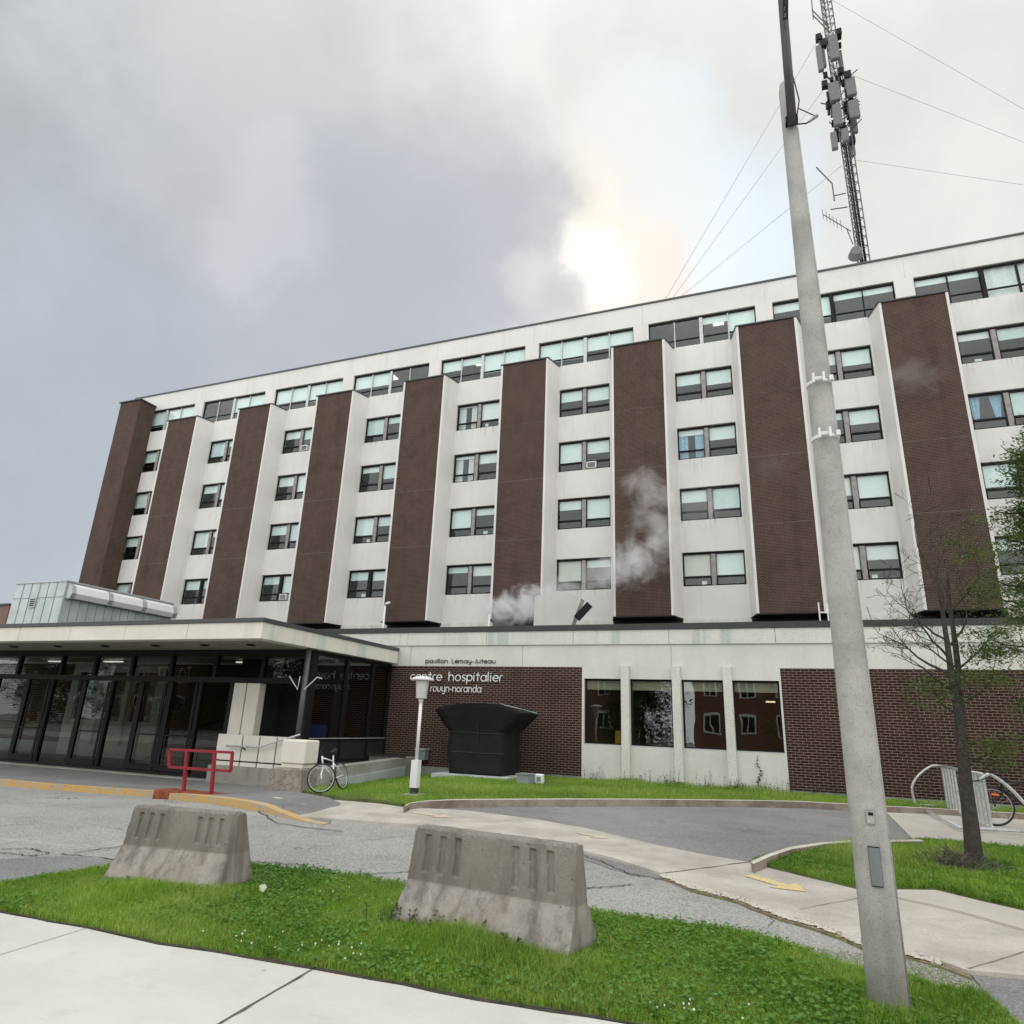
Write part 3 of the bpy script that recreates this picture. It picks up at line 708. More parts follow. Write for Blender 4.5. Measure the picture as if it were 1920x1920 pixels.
for bi, (a, b) in enumerate(bays[:9]):
    for li, (z0, z1) in enumerate(LV):
        bl = [(RB.choice([.45, .55, .7, .92, 1., 1.05, 1.05, .8, .3]), RB.choice(['blind', 'blind', 'blind2', 'blind3'])), (RB.choice([.5, .75, 1.0, 1.05, 1.05, .6, .35, .9]), RB.choice(['blind', 'blind', 'blind2', 'blind3']))]
        if (bi, li) in ((5, 0), (6, 0)): bl[0] = (1.05, 'blind_cream')
        if (bi, li) == (4, 2): bl[0] = (.15, 'blind')
        if (bi, li) == (4, 3): bl[0] = (.05, 'blind')
        if (bi, li) == (6, 2): bl[0] = (.25, 'blind')
        if (bi, li) == (8, 2): bl[0] = (0, 'blind')
        if li == 3 and bi in (5, 6, 7): bl = [(.55, 'blind'), (.7, 'blind')]
        df = (li == 0 and bi in (1, 2, 3))
        window(a+.02, b-.07, z0, z1, 2, bl, sty.get((bi, li), ''), df, (.55, .8) if (bi, li) in ((7, 0), (5, 3)) else None)
    c = (a+b)/2
    fr4 = {0: (1.05, 1.05, 1.05, 1.05), 1: (0, 0, 1.05, 1.05), 2: (.85, .85, 1.05, 1.05), 3: (.75, .75, 0, 0), 4: (.6, .4, 1.05, 1.05), 5: (1.05, 1.05, .75, 1.05), 6: (0, 0, .35, 1.05), 7: (.4, 1.05, .28, .28), 8: (.28, .28, 0, 0)}[bi]
    window(c-2.75, c+2.75, TS[0], TS[1], 4, [(q, 'blind') for q in fr4], 'fullcurtain' if bi == 8 else '', bi in (7, 8), (.3, .42) if bi in (3, 4) else ((.6, .7) if bi == 6 else None))
for i, (a, b) in enumerate(bays[9:11]):
    for z0, z1 in LV: window(a+.02, b-.07, z0, z1, 2, [(.9, 'blind'), (1.05, 'blind')])

# ------------------------------------------------------------------ podium
PY = 19.5; PW = M['podium_white']
pod = thing('hospital_podium', (-3, PY, -1.45), 'long low wing with white bands, dark brick panels and four tall windows below the tower', 'building')
mods = [(-5.36, -4.25), (-4.02, -2.83), (-2.58, -1.46), (-1.23, -.05)]
PXL, PXR = -34., 24.
mb = MB()
wholes = [(a, b, -.45, 1.375) for a, b in mods]
wall_holes(mb, -5.42, 0., -2.0, 1.70, PY, wholes, .25)
mb.quad((PXL, PY, 1.70), (PXR, PY, 1.70), (PXR, PY, 2.35), (PXL, PY, 2.35))
mb.quad((PXR, PY, -2), (PXR, TY, -2), (PXR, TY, 2.8), (PXR, PY, 2.8)); mb.quad((PXL, PY, -2), (PXL, TY, -2), (PXL, TY, 2.8), (PXL, PY, 2.8))
# wing continues behind the glazed entrance, with the same window bays
lm = [(-26.3, -25.1), (-24.75, -23.6), (-23.25, -22.1)]
wall_holes(mb, -26.7, -21.7, -2.0, 1.70, PY, [(a, b, -.45, 1.375) for a, b in lm], .25)
mb.build('wall', PW, pod)
mb = MB(); xj = [PXL, -26., -23.2, -20.3, -17.4, -14.5, -11.62]+[-.05+2.82*k for k in range(-4, 9)]
for a, b in zip(xj, xj[1:]): mb.box(a+.006, b-.006, PY-.05, PY+.3, 2.35, 2.76)
mb.build('parapet_band', M['band_white'], pod)
mb = MB(); mb.box(PXL, PXR, PY-.085, PY+.35, 2.763, 2.93); mb.build('parapet_flashing', M['dark_metal'], pod)
mb = MB(); mb.quad((PXL, PY+.3, 2.72), (PXR, PY+.3, 2.72), (PXR, TY+.2, 2.72), (PXL, TY+.2, 2.72)); mb.build('roof', M['membrane'], pod)
for a, b in ((-21.7, -5.42), (0., PXR), (PXL, -26.7)):
    MB().box(a+.001, b-.001, PY+.012, PY+.25, -1.30, 1.697).build('brick_panel', M['podium_brick'], pod)
    MB().box(a, b, PY+.02, PY+.3, -2.0, -1.302).build('foundation', M['foundation'], pod)
for x in (-4.135, -2.705, -1.345, -24.92, -23.42):
    MB().box(x-.115, x+.115, PY-.13, PY-.002, -1.28, 1.74).build('pilaster', PW, pod, bevel=.008)
for a, b in mods+lm:
    wd = b-a; ht = 1.825
    mb = MB(); mb.box(0, wd, 0, .08, 0, .06); mb.box(0, wd, 0, .08, ht-.05, ht); mb.box(0, .045, .001, .079, .06, ht-.05); mb.box(wd-.045, wd, .001, .079, .06, ht-.05)
    f = mb.build('window', M['frame'], pod, world=False, loc=Vector((a, PY+.12, -.45))-ORG[pod.name])
    MB().quad((.04, .04, .05), (wd-.04, .04, .05), (wd-.04, .04, ht-.04), (.04, .04, ht-.04)).build('pane', M['glass_podium'], f, world=False)
    MB().box(.04, wd-.04, .06, .07, ht-.30, ht-.04).build('blind', M['blind2'], f, world=False)
    MB().box(0, wd, -.11, -.002, .0, .03).build('sill', M['alu'], f, world=False)
for x in (-11.2, -7.3, -2.83, 3.6, 6.9, 10.5):   # thin wall joints
    MB().box(x-.006, x+.006, PY-.004, PY+.01, 1.70, 2.345).build('wall_joint', M['old_concrete'], pod)
mb = MB()
mb.box(-15.4, 3, PY+4.5, PY+4.6, -1.4, 2.1); mb.box(3, 3.1, PY+.3, PY+4.5, -1.4, 2.1); mb.box(-15.45, -15.4, PY+.3, PY+4.5, -1.4, 2.1)
mb.build('interior', plain('olive interior wall', (.16, .14, .09), .9), pod)
mb = MB(); mb.box(-15.4, 3, PY+.3, PY+4.5, 2.11, 2.2); mb.box(-15.4, 3, PY+.3, PY+4.5, -1.5, -1.41); mb.build('interior_floor', M['room_dark'], pod)
mb = MB()
for q_, wq in ((on_y(1380, 1296, 21.2), .42), (on_y(1436, 1317, 22.0), .26), (on_y(1246, 1294, 21.6), .3)): mb.box(q_.x, q_.x+wq, q_.y, q_.y+.12, q_.z, q_.z+.04)
mb.build('ceiling_lamp_or_fill', M['lamp_on'], pod)

q_ = on_y(1159, 1392, 20.1); fs_ = thing('floor_sign', tuple(q_), 'yellow folding floor sign behind the leftmost podium window', 'floor sign')
MB().prism([(q_.x-.11, q_.z-.35), (q_.x+.11, q_.z-.35), (q_.x+.07, q_.z+.32), (q_.x-.07, q_.z+.32)], 'y', 20.08, 20.11).build('panel', M['yellow_plastic'], fs_)
# wall lettering: round stroke letters
def arc(cx, cy_, r, a0, a1, n=10): return [(cx+r*math.cos(R(a0+(a1-a0)*i/n)), cy_+r*math.sin(R(a0+(a1-a0)*i/n))) for i in range(n+1)]
GL = {  # strokes and advance width; x-height 1
 'c': ([arc(.5, .5, .5, 50, 310)], .95), 'e': ([[(0.02, .5), (1, .5)], arc(.5, .5, .5, 0, 310, 14)], 1.1),
 'n': ([[(0, 0), (0, 1)], [(0, .5)]+arc(.45, .55, .45, 180, 0)+[(.9, 0)]], 1.05), 't': ([[(.3, 1.4), (.3, 0)], [(0, 1), (.6, 1)]], .7),
 'r': ([[(0, 0), (0, .6)]+arc(.4, .6, .4, 180, 80, 6)], .6), 'h': ([[(0, 0), (0, 1.5)], [(0, .5)]+arc(.45, .55, .45, 180, 0)+[(.9, 0)]], 1.08),
 'o': ([arc(.5, .5, .5, 0, 360, 18)], 1.15), 's': ([arc(.32, .74, .26, 40, 270, 8)+arc(.32, .26, .26, 90, -140, 8)], .72),
 'p': ([[(0, 1), (0, -.5)], arc(.5, .5, .5, 0, 360, 18)], 1.15), 'i': ([[(0, 0), (0, 1)], [(0, 1.33), (0, 1.36)]], .28),
 'a': ([[(1, 0), (1, 1)], arc(.5, .5, .5, 0, 360, 18)], 1.18), 'l': ([[(0, 0), (0, 1.5)]], .28),
 'd': ([[(1, 0), (1, 1.5)], arc(.5, .5, .5, 0, 360, 18)], 1.18), 'u': ([[(0, 1), (0, .45)]+arc(.45, .45, .45, 180, 360)+[(.9, 1)]], 1.08),
 'y': ([[(0, 1), (0, .5)]+arc(.45, .5, .45, 180, 360)+[(.9, 1)], [(.9, .6), (.9, -.1)]+arc(.5, -.1, .4, 0, -130, 7)], 1.08),
 'v': ([[(0, 1), (.4, 0), (.8, 1)]], .95), 'm': ([[(0, 0), (0, 1)], [(0, .6)]+arc(.35, .65, .35, 180, 0, 7)+[(.7, 0)], [(.7, .6)]+arc(1.05, .65, .35, 180, 0, 7)+[(1.4, 0)]], 1.6),
 '-': ([[(0, .5), (.4, .5)]], .6), 'L': ([[(0, 1.4), (0, 0), (.6, 0)]], .8), 'J': ([[(.5, 1.4), (.5, .3)]+arc(.2, .3, .3, 0, -110, 6)], .75), ' ': ([], .95)}
def lettering(txt, X0, X1, zb, xh, rad, mt, label, y):
    adv = sum(GL[c][1]+.17 for c in txt)-.17; k = (X1-X0)/adv
    root = thing('wall_lettering', ((X0+X1)/2, y, zb), label, 'sign')
    x = X0; mb = MB(); print('LETTERS', txt, k, xh)
    for ch in txt:
        for st in GL[ch][0]:
            pts = [(x+px*k, y-.03, zb+pz*xh) for px, pz in st]
            mb.tube(pts, rad, 6); 
            for p in (pts[0], pts[-1]): mb.lathe((p[0], p[1], p[2]-rad), [(rad*.3, 0), (rad, rad), (rad*.3, 2*rad)], 6)
        x += (GL[ch][1]+.17)*k
    mb.build('letters', mt, root, smooth=False); return root
lettering('centre hospitalier', -11.12, -7.90, 1.25, .175, .018, M['white_paint'], 'large white raised letters reading centre hospitalier on the dark brick wall', PY)
lettering('rouyn-noranda', -10.36, -8.60, .915, .14, .0135, M['white_paint'], 'smaller white raised letters reading rouyn-noranda below the larger line', PY)
lettering('pavillon Lemay-Juteau', -10.61, -8.17, 1.80, .085, .0105, M['frame'], 'small black raised letters on the white wall above the brick panel', PY)

# ------------------------------------------------------------------ entrance pavilion
CY = 12.98; CX = -11.62; CT, CB = 2.25, 1.76; GX = -11.9; GYY = 15.4; XW = -30.
ent = thing('entrance_pavilion', (-16, GYY, -1.75), 'glazed black framed entrance under a wide flat concrete canopy', 'building')
mb = MB()
nx = [XW, -26.8, -24.6, -22.55, -20.4, -18.3, -16.2, -14.0, CX]
for a, b in zip(nx, nx[1:]): mb.box(a+.006, b-.006 if b != CX else b, CY, CY+.4, CB, CT-.09)
ny = [CY+.4, 15.2, 17.4, PY-.09]
for a, b in zip(ny, ny[1:]): mb.box(CX-.4, CX, a+.005, b-.005, CB, CT-.09)
mb.build('canopy_fascia', M['canopy_white'], ent, bevel=.01)
MB().box(XW, CX+.04, CY-.04, PY-.088, CT-.087, CT+.01).build('canopy_roof', M['roof_edge'], ent)
MB().box(XW, CX-.41, CY+.41, PY-.01, CB+.01, CB+.05).build('soffit', plain('tan soffit', (.30, .28, .22), .9, vary=.25, scale=2), ent)
for x in (-29, -26.3, -24.4, -22.4, -20.4, -18.4, -16.4, -14.6, -13.0):
    MB().lathe((x, 14.2, CB-.03), [(.08, 0), (.13, .03), (.13, .039)], 16).build('downlight', M['frame'], ent)
# front glazing
FB, FT = -1.72, 1.74
fx = [-30, -27.6, -25.6, -23.74, -21.67, -20.14, -18.54, -16.94, -15.23, -13.51, -12.0]
mb = MB()
mb.box(XW, GX, GYY-.06, GYY+.06, 1.60, 1.752); mb.box(XW, -14.45, GYY-.055, GYY+.055, FB, FB+.08); mb.box(XW, GX-.07, GYY-.07, GYY+.05, .84, .99)
for x in fx:
    mb.box(x-.055, x+.055, GYY-.065, GYY+.065, .99, 1.60)
for x in [-30, -27.6, -25.6, -24.6, -23.1, -21.9, -20.45, -19.2, -18.0, -16.85, -15.65, -14.5]:
    mb.box(x-.06, x+.06, GYY-.062, GYY+.062, FB+.08, .84)
mb.box(GX-.075, GX+.075, GYY-.08, GYY+.08, -1.2, 1.75)
mb.build('glazing_frame', M['frame'], ent)
mb = MB(); mb.quad((XW, GYY, .99), (GX-.07, GYY, .99), (GX-.07, GYY, 1.60), (XW, GYY, 1.60)); mb.quad((XW, GYY, FB+.08), (-14.5, GYY, FB+.08), (-14.5, GYY, .84), (XW, GYY, .84)); mb.build('pane', M['glass_dark'], ent)
MB().box(XW, -14.42, GYY-.35, GYY+.2, -2.1, FB-.002).build('step', M['old_concrete'], ent, bevel=.01)
for x0, x1 in ((-23.1, -21.9), (-20.45, -19.2), (-18.0, -16.85), (-16.85, -15.65)):
    mb = MB(); mb.box(x0+.08, x1-.08, GYY-.09, GYY-.064, FB+.10, FB+.26); mb.box(x0+.08, x0+.16, GYY-.09, GYY-.064, FB+.261, .80); mb.box(x1-.16, x1-.08, GYY-.09, GYY-.064, FB+.261, .80)
    d = mb.build('door', M['frame'], ent)
    MB().box(x0+.12, x1-.12, GYY-.13, GYY-.10, -.68, -.64).build('push_bar', M['alu'], d, world=False) if False else MB().bar((x0+.16, GYY-.13, -.66), (x1-.16, GYY-.13, -.66), .03).build('push_bar', M['frame'], d)
SBF = -1.17
# cream wall strips and the dark doorway of the ramp
mb = MB(); mb.box(-14.42, -14.0, GYY-.05, GYY+.2, -1.2, .838); mb.box(-13.95, -13.52, GYY-.05, GYY+.2, -1.2, .838); mb.build('wall_strip', M['canopy_white'], ent)
mb = MB(); mb.box(-14.5, -13.41, 17.3, 17.4, SBF, 1.7); mb.box(-12.44, -12.0, 17.3, 17.4, SBF, 1.7); mb.box(-13.41, -12.44, 17.3, 17.4, .91, 1.7); mb.box(-14.5, -14.4, GYY+.2, 17.3, SBF, 1.7); mb.build('added_dark_wall', M['room_dark'], ent)  # added near-black wall, its colour gives the doorway its shade
mb = MB(); mb.box(-13.4, -13.3, 17.3, 17.36, -1.17, .9); mb.box(-12.55, -12.45, 17.3, 17.36, -1.17, .9); mb.box(-13.3, -12.55, 17.3, 17.36, -1.17, -.55); mb.box(-13.3, -12.55, 17.3, 17.36, .65, .9)
mb.build('inner_door', M['frame'], ent)
MB().box(-13.3, -12.55, 17.33, 17.34, -.55, -.2).build('blue_poster', plain('blue poster', (.05, .06, .25), .6), ent)
MB().box(-12.35, -12.13, GYY+.3, GYY+.32, .25, .45).build('paper_notice', M['white_paint'], ent)
# side glazing
SB, SY0, SY1 = -1.17, GYY, PY-.02
mb = MB()
for y in (15.55, 17.04, 18.42, 19.42): mb.box(GX-.05, GX+.055, y-.05, y+.05, SB, 1.745)
mb.box(GX-.04, GX+.05, 15.6, 19.37, -.62, -.55); mb.box(GX-.04, GX+.05, 15.6, 19.37, SB, SB+.06); mb.box(GX-.04, GX+.05, 15.6, 19.37, 1.64, 1.74)
mb.build('side_glazing_frame', M['frame'], ent)
MB().quad((GX, SY0+.06, -.55), (GX, SY1, -.55), (GX, SY1, 1.64), (GX, SY0+.06, 1.64)).build('side_pane', M['glass_dark'], ent)
MB().box(GX-.02, GX+.03, 15.6, 19.37, SB+.061, -.621).build('kick_panel', plain('black panel', (.018, .018, .022), .5), ent)
MB().box(GX+.052, GX+.07, 15.6, 19.4, -.558, -.535).build('sill_trim', M['alu'], ent)
mb = MB(); mb.tube([(-11.78, 15.05, -1.2), (-11.78, 15.05, CB)], .07, 14); mb.build('column', plain('dark grey column', (.08, .08, .085), .4), ent, smooth=True)
mb = MB()
for a, b, c in (((-12.25, 14.98, 1.02), (-11.93, 14.98, .68), (-11.9, 14.98, 1.02)), ((-11.72, 14.98, .68), (-11.35, 14.98, 1.0), (-11.2, 14.98, .97))): mb.tube([a, b, c], .014, 6)
mb.build('antler_bracket', M['white_paint'], ent)
# interior: floor, upper floor, stairs, rail, back wall
mb = MB(); mb.box(XW, -14.6, GYY+.2, 19.4, -2.05, FB-.01); mb.box(-14.5, GX-.1, GYY+.2, 19.4, -2.05, SB); mb.build('interior_floor', plain('interior floor', (.16, .155, .14), .5), ent)
mb = MB()
for k in range(4): mb.box(-19.5, -14.6, 17.0+k*.32, 17.32+k*.32, FB, FB+.14*(k+1))
mb.build('interior_stair', M['old_concrete'], ent)
mb = MB(); mb.tube([(-18.3, 16.9, -.78), (-16.9, 18.3, -.05)], .035, 8)
for t in (.1, .5, .9): x = -18.3+1.4*t; y = 16.9+1.4*t; mb.tube([(x, y, FB), (x, y, -.78+.73*t)], .02, 6)
mb.build('interior_handrail', M['frame'], ent)
mb = MB()
for x in (-26.5, -23.5, -17.2): mb.box(x, x+.9, 18.2, 18.32, 1.66, 1.70)
mb.build('ceiling_lamp_or_fill', m_emit('added interior fill', (1, .95, .88), 1.3), ent)  # added glowing bars, fill light for the wall behind the glazing

# ramp, its cream wall, the end block and the low wall behind the bicycle
rw = thing('ramp_wall', (-13.2, 15.1, -1.8), 'cream panelled wall with black joints and sloping handrail beside the entrance ramp', 'wall')
mb = MB()
xs_ = [-14.42, -13.55, -12.98, -12.42, -11.95]
for a, b in zip(xs_, xs_[1:]):
    mb.box(a+.02, b-.02, 15.03, 15.2, -1.18, -.53); mb.box(a+.02, b-.02, 15.03, 15.2, -1.32, -1.215)
mb.build('panel', M['block'], rw, bevel=.008)
MB().box(-14.38, -11.96, 15.06, 15.19, -1.31, -.56).build('joint_backing', M['frame'], rw)
MB().box(-14.55, -11.7, 14.98, 15.24, -2.1, -1.325).build('base', M['old_concrete'], rw, bevel=.015)
hr = MB().tube([(-13.95, 14.9, -.82), (-12.85, 14.9, -.80), (-11.6, 14.9, -.44)], .024, 8).build('handrail', M['galv'], rw, smooth=True)
MB().tube([(-13.4, 14.9, -.84), (-13.4, 15.03, -.9)], .016, 6).build('bracket', M['frame'], rw)
blk = thing('ramp_end_block', (-10.25, 13.2, -1.65), 'cream square concrete block on a cracked stone base at the ramp end', 'pillar')
MB().box(-10.52, -9.87, 12.92, 13.42, -1.00, -.50).build('block', M['block'], blk, bevel=.035, seg=3)
MB().box(-10.49, -9.92, 12.95, 13.40, -1.09, -1.003).build('plinth', M['block'], blk, bevel=.01)
mb = MB()
pr = [(-10.68, 12.80), (-9.85, 12.88), (-9.88, 13.5), (-10.55, 13.5)]
mb.add([(x, y, -2.0) for x, y in pr]+[(x*.96-.40, y*.98+.264, -1.093) for x, y in pr], [(3, 2, 1, 0), (4, 5, 6, 7), (0, 1, 5, 4), (1, 2, 6, 5), (2, 3, 7, 6), (3, 0, 4, 7)])
mb.build('stone_base', M['rock'], blk, bevel=.03)
lw = thing('ramp_side_wall', (-10.2, 16, -1.6), 'low grey concrete wall running back from the cream block behind the white bicycle', 'wall')
p0 = Vector((-9.92, 13.5)); p1 = Vector((-10.62, 18.6))
def lowwall(mb, off, th, z0a, z1a, z0b, z1b):
    d = (p1-p0).normalized(); n = Vector((-d.y, d.x))*-1
    a = p0+n*off; b = p1+n*off; c = b-n*th; e = a-n*th
    mb.add([(a.x, a.y, z0a), (b.x, b.y, z0b), (c.x, c.y, z0b), (e.x, e.y, z0a), (a.x, a.y, z1a), (b.x, b.y, z1b), (c.x, c.y, z1b), (e.x, e.y, z1a)], [(3, 2, 1, 0), (4, 5, 6, 7), (0, 1, 5, 4), (1, 2, 6, 5), (2, 3, 7, 6), (3, 0, 4, 7)])
mb = MB(); lowwall(mb, 0, .3, -2.0, -1.12, -2.0, -1.06); mb.build('wall_body', M['old_concrete'], lw, bevel=.01)
mb = MB(); p0b, p1b = p0, p1; p0 = p0b+(p1b-p0b)*.2; lowwall(mb, .07, .065, -2.0, -1.38, -2.0, -1.30); p0 = p0b; mb.build('ledge', M['green_metal'], lw)
MB().box(-11.8, -10.6, 18.55, 19.44, -1.9, -1.05).build('landing', M['old_concrete'], lw)
MB().box(-11.8, -10.5, 18.45, 18.5, -1.045, -.98).build('landing_edge', M['dark_metal'], lw)

bx = thing('wall_box', (-10.3, 19.3, -.95), 'small dark grey cabinet with a pale lid on the brick wall behind the lamp', 'utility box')
MB().box(-10.62, -10.28, 19.25, 19.5, -1.12, -.84).build('body', M['grey_metal'], bx); MB().box(-10.64, -10.26, 19.22, 19.5, -.838, -.80).build('lid', M['alu'], bx)

# ------------------------------------------------------------------ things on the podium roof
pent = thing('metal_penthouse', (-33, 24, 2.7), 'pale green metal clad rooftop unit with a vent, beyond the canopy', 'rooftop structure')
YF = 22.; XA, XB_ = -1.6245*YF, -1.458*YF; YB2 = abs(XB_)/1.128; zt = .2655*YF
mb = MB(); mb.box(XA, XB_, YF, YB2, 2.7, zt); mb.build('cladding', M['green_metal'], pent)
mb = MB()
for k in range(1, 6): x = XA+(XB_-XA)*k/6; mb.box(x-.012, x+.012, YF-.02, YF-.002, 2.7, zt)
mb.box(XA, XB_, YF-.022, YF-.003, zt-.75, zt-.73)
for k in range(1, 14): y = YF+(YB2-YF)*k/14; mb.box(XB_+.002, XB_+.022, y-.012, y+.012, 2.7, zt)
mb.build('seam', M['grey_metal'], pent)
MB().box(XA-.05, XB_+.05, YF-.05, YB2, zt+.002, zt+.07).build('roof_edge', M['alu'], pent)
vx, vz = -1.55*YF, .221*YF
v_ = MB().box(vx-.2, vx+.2, YF-.08, YF-.022, vz-.25, vz+.25).build('vent', M['alu'], pent)
mb = MB()
for k in range(4): mb.box(vx-.16, vx+.16, YF-.1, YF-.081, vz-.18+k*.1, vz-.13+k*.1)
mb.build('louvre', M['frame'], v_)
mb = MB(); seg = [YF+.2+(YB2-YF-.3)*k/3 for k in range(4)]
for a, b in zip(seg, seg[1:]):
    mb.prism([(XB_+.03, zt-.05), (XB_+.30, zt-.2), (XB_+.42, zt-.55), (XB_+.30, zt-.80), (XB_+.03, zt-.78)], 'y', a+.12, b-.12)
mb.build('duct_hood', M['white_paint'], pent, bevel=.03)
for y in seg: MB().prism([(XB_+.025, zt-.04), (XB_+.32, zt-.19), (XB_+.44, zt-.55), (XB_+.31, zt-.82), (XB_+.025, zt-.80)], 'y', y-.11, y+.11).build('strap', M['alu'], pent)
lb = thing('distant_building', (-60, 40, 0), 'sliver of a brown building at the far left edge above the canopy', 'building')
q = on_y(18, 1135, 34); MB().box(q.x-14, q.x, 34, 44, -2, q.z).build('wall', plain('brown cladding', (.16, .10, .075), .8), lb); MB().box(q.x-14, q.x+.05, 33.9, 44, q.z+.003, q.z+.15).build('roof_edge', M['dark_metal'], lb)
duct = thing('roof_duct', (-8, 26, 2.72), 'white sheeted hood with a tilted dark slot on the podium roof beside the steam', 'roof vent')
mb = MB()
P2 = [on_y(x, y, 26.0) for x, y in ((1000, 1175), (1003, 1118), (1040, 1108), (1062, 1110), (1090, 1122), (1080, 1150), (1070, 1175))]
mb.prism([(p.x, p.z) for p in P2], 'y', 26.0, 26.5); mb.build('hood', m_concrete('grey white sheeting', (.50, .49, .47), (.56, .555, .53), .05, .15, .8, 30), duct)
a, b = on_y(1081, 1160, 25.97), on_y(1106, 1133, 25.97)
a.y = b.y = 25.97; mb = MB(); mb.bar(a, b, .06, .27, up=(0, -1, 0)) if False else mb.bar(a, b, .28, .10, up=(0, 1, 0)); mb.build('slot', M['frame'], duct)
def pipe(name, px, py0, py1, Y, lab, hook=True):
    a = on_y(px, py0, Y); b = on_y(px, py1, Y); b.x = a.x
    t = thing(name, (a.x, Y, a.z), lab, 'pipe')
    MB().tube([(a.x, Y, 2.7), (a.x, Y, b.z)], .055, 8).build('pipe', M['white_paint'], t, smooth=True)
    if hook: MB().tube([(a.x, Y, b.z), (a.x+.06, Y, b.z+.12), (a.x+.28, Y-.05, b.z+.14)], [.055, .07, .08], 8).build('hood', M['white_paint'], t, smooth=True)
pipe('vent_pipe', 719, 1170, 1136, 30.3, 'white vent pipe with a hooked head at the fourth brick pier')
pipe('vent_pipe', 917, 1168, 1152, 30.3, 'short straight grey pipe left of the steam', False)
an = thing('roof_antenna', tuple(on_y(1545, 1165, 24)), 'small white H shaped aerial on the podium roof left of the pole', 'antenna')
a = on_y(1538, 1165, 24); 
mb = MB(); mb.tube([a, a+Vector((0, 0, .62))], .025, 6); mb.tube([a+Vector((.25, 0, -.02)), a+Vector((.25, 0, .58))], .025, 6); mb.tube([a+Vector((-.02, 0, .3)), a+Vector((.5, 0, .24))], .025, 6); mb.build('rods', M['white_paint'], an)

# ------------------------------------------------------------------ lattice mast behind the roof
MXX, MYY = 6.72, 40.; mast = thing('radio_mast', (MXX, MYY, ZR), 'tall guyed lattice mast carrying clusters of grey antenna panels above the roof', 'radio mast')
mb = MB(); hw = .34; Z0, Z1 = 20., 66.
cor = [(MXX-hw, MYY-hw), (MXX+hw, MYY-hw), (MXX, MYY+hw)]
for x, y in cor: mb.tube([(x, y, Z0), (x, y, Z1)], .045, 6)
mb.tube([(MXX+.1, MYY-.3, Z0), (MXX+.1, MYY-.3, Z1)], .035, 5)
z = Z0
while z < Z1:
    for k in range(3):
        a = cor[k]; b = cor[(k+1) % 3]
        mb.tube([(*a, z), (*b, z)], .022, 4, False); mb.tube([(*a, z), (*b, z+.7)], .018, 4, False)
    z += .7
mb.build('lattice', M['steel_dark'], mast)
def panel(px, py0, py1, wpx, Y, tilt=0):
    a = on_y(px[0], py0, Y); b = on_y(px[1], py1, Y); wd = wpx/FPX*(Y*.884+a.z*.303)
    mb = MB(); x0 = (a.x+b.x)/2; mb.box(x0-wd/2, x0+wd/2, Y-.16, Y+.16, b.z, a.z)
    return mb.build('antenna_panel', M['antenna'], mast, bevel=.05)
for px, y0, y1, wp, Y in [((1534, 1540), 88, 133, 9, 39), ((1539, 1545), 80, 126, 8, 39.4), ((1560, 1566), 68, 112, 15, 39), ((1574, 1579), 97, 140, 7, 40.6),
                          ((1562, 1566), 157, 190, 17, 39), ((1593, 1597), 148, 180, 16, 39.2), ((1568, 1572), 197, 236, 14, 39), ((1599, 1603), 190, 222, 17, 39.2), ((1602, 1600), 226, 250, 11, 40),
                          ((1562, 1566), 250, 280, 10, 39), ((1583, 1586), 243, 266, 11, 39), ((1597, 1600), 262, 292, 7, 40.4)]:
    panel(px, y0, y1, wp, Y)
mb = MB(); rr = random.Random(4)
for zc, n in ((46.2, 12), (42.6, 12), (40.2, 12), (38.4, 14)):
    for k in range(n):
        x = MXX+rr.uniform(-.9, .6); y = MYY+rr.uniform(-.9, .3); zz = zc+rr.uniform(-.8, .8); s = rr.uniform(.09, .2)
        mb.box(x-s, x+s, y-s, y+s, zz-s*1.4, zz+s*1.4)
    for k in range(5): mb.tube([(MXX, MYY, zc+rr.uniform(-.6, .6)), (MXX+rr.uniform(-1.6, 1.2), MYY-.9, zc+rr.uniform(-.6, .6))], .035, 5)
for k in range(8): x = MXX+rr.uniform(-.25, .25); mb.tube([(x, MYY-.3, 38), (x, MYY-.35, 24)], .03, 4)
mb.build('radio_equipment', M['frame'], mast)
a = on_y(1617-4, 430, 40); b = on_y(1543, 402, 40)
mb = MB(); aa = Vector((MXX-.4, MYY, a.z)); bb = Vector((b.x, MYY, b.z)); mb.tube([aa, bb], .03, 5)
for t in (.35, .5, .62, .75, .87, 1): p = aa.lerp(bb, t); mb.tube([p-Vector((0, 0, .38)), p+Vector((0, 0, .38))], .016, 4)
mb.tube([aa-Vector((0, 0, 1.)), aa.lerp(bb, .15)], .03, 4)
mb.build('yagi_antenna', M['steel_dark'], mast)
a = on_y(1578, 340, 40); mb = MB(); mb.tube([(MXX-.4, MYY, 33.6), (MXX-1.1, MYY, 33.6)], .04, 5); mb.tube([(MXX-1.1, MYY, 33.2), (MXX-1.1, MYY, 34.6), (MXX-1.9, MYY, 36.2)], .045, 5); mb.tube([(MXX-.4, MYY, 32.5), (MXX-1.4, MYY, 32.6)], .04, 5); mb.build('side_arm', M['steel_dark'], mast)
a = on_y(1557, 62, 40); b = on_y(1524, 28, 40); c = on_y(1519, -30, 40); mb = MB(); mb.tube([a, b], .04, 5); mb.tube([a+Vector((0, 0, .5)), b+Vector((0, 0, .5))], .04, 5); mb.tube([b-Vector((0, 0, .4)), c], .04, 5); mb.build('whip_arm', M['steel_dark'], mast)
p = on_y(1604, 478, 39.5); MB().tube([p-Vector((0, .5, 0)), p+Vector((0, .1, 0))], [.3, .42], 14).build('dish', M['antenna'], mast)
def guy(p, q): MB().tube([p, q], .016, 4).build('guy_wire', M['wire'], mast)
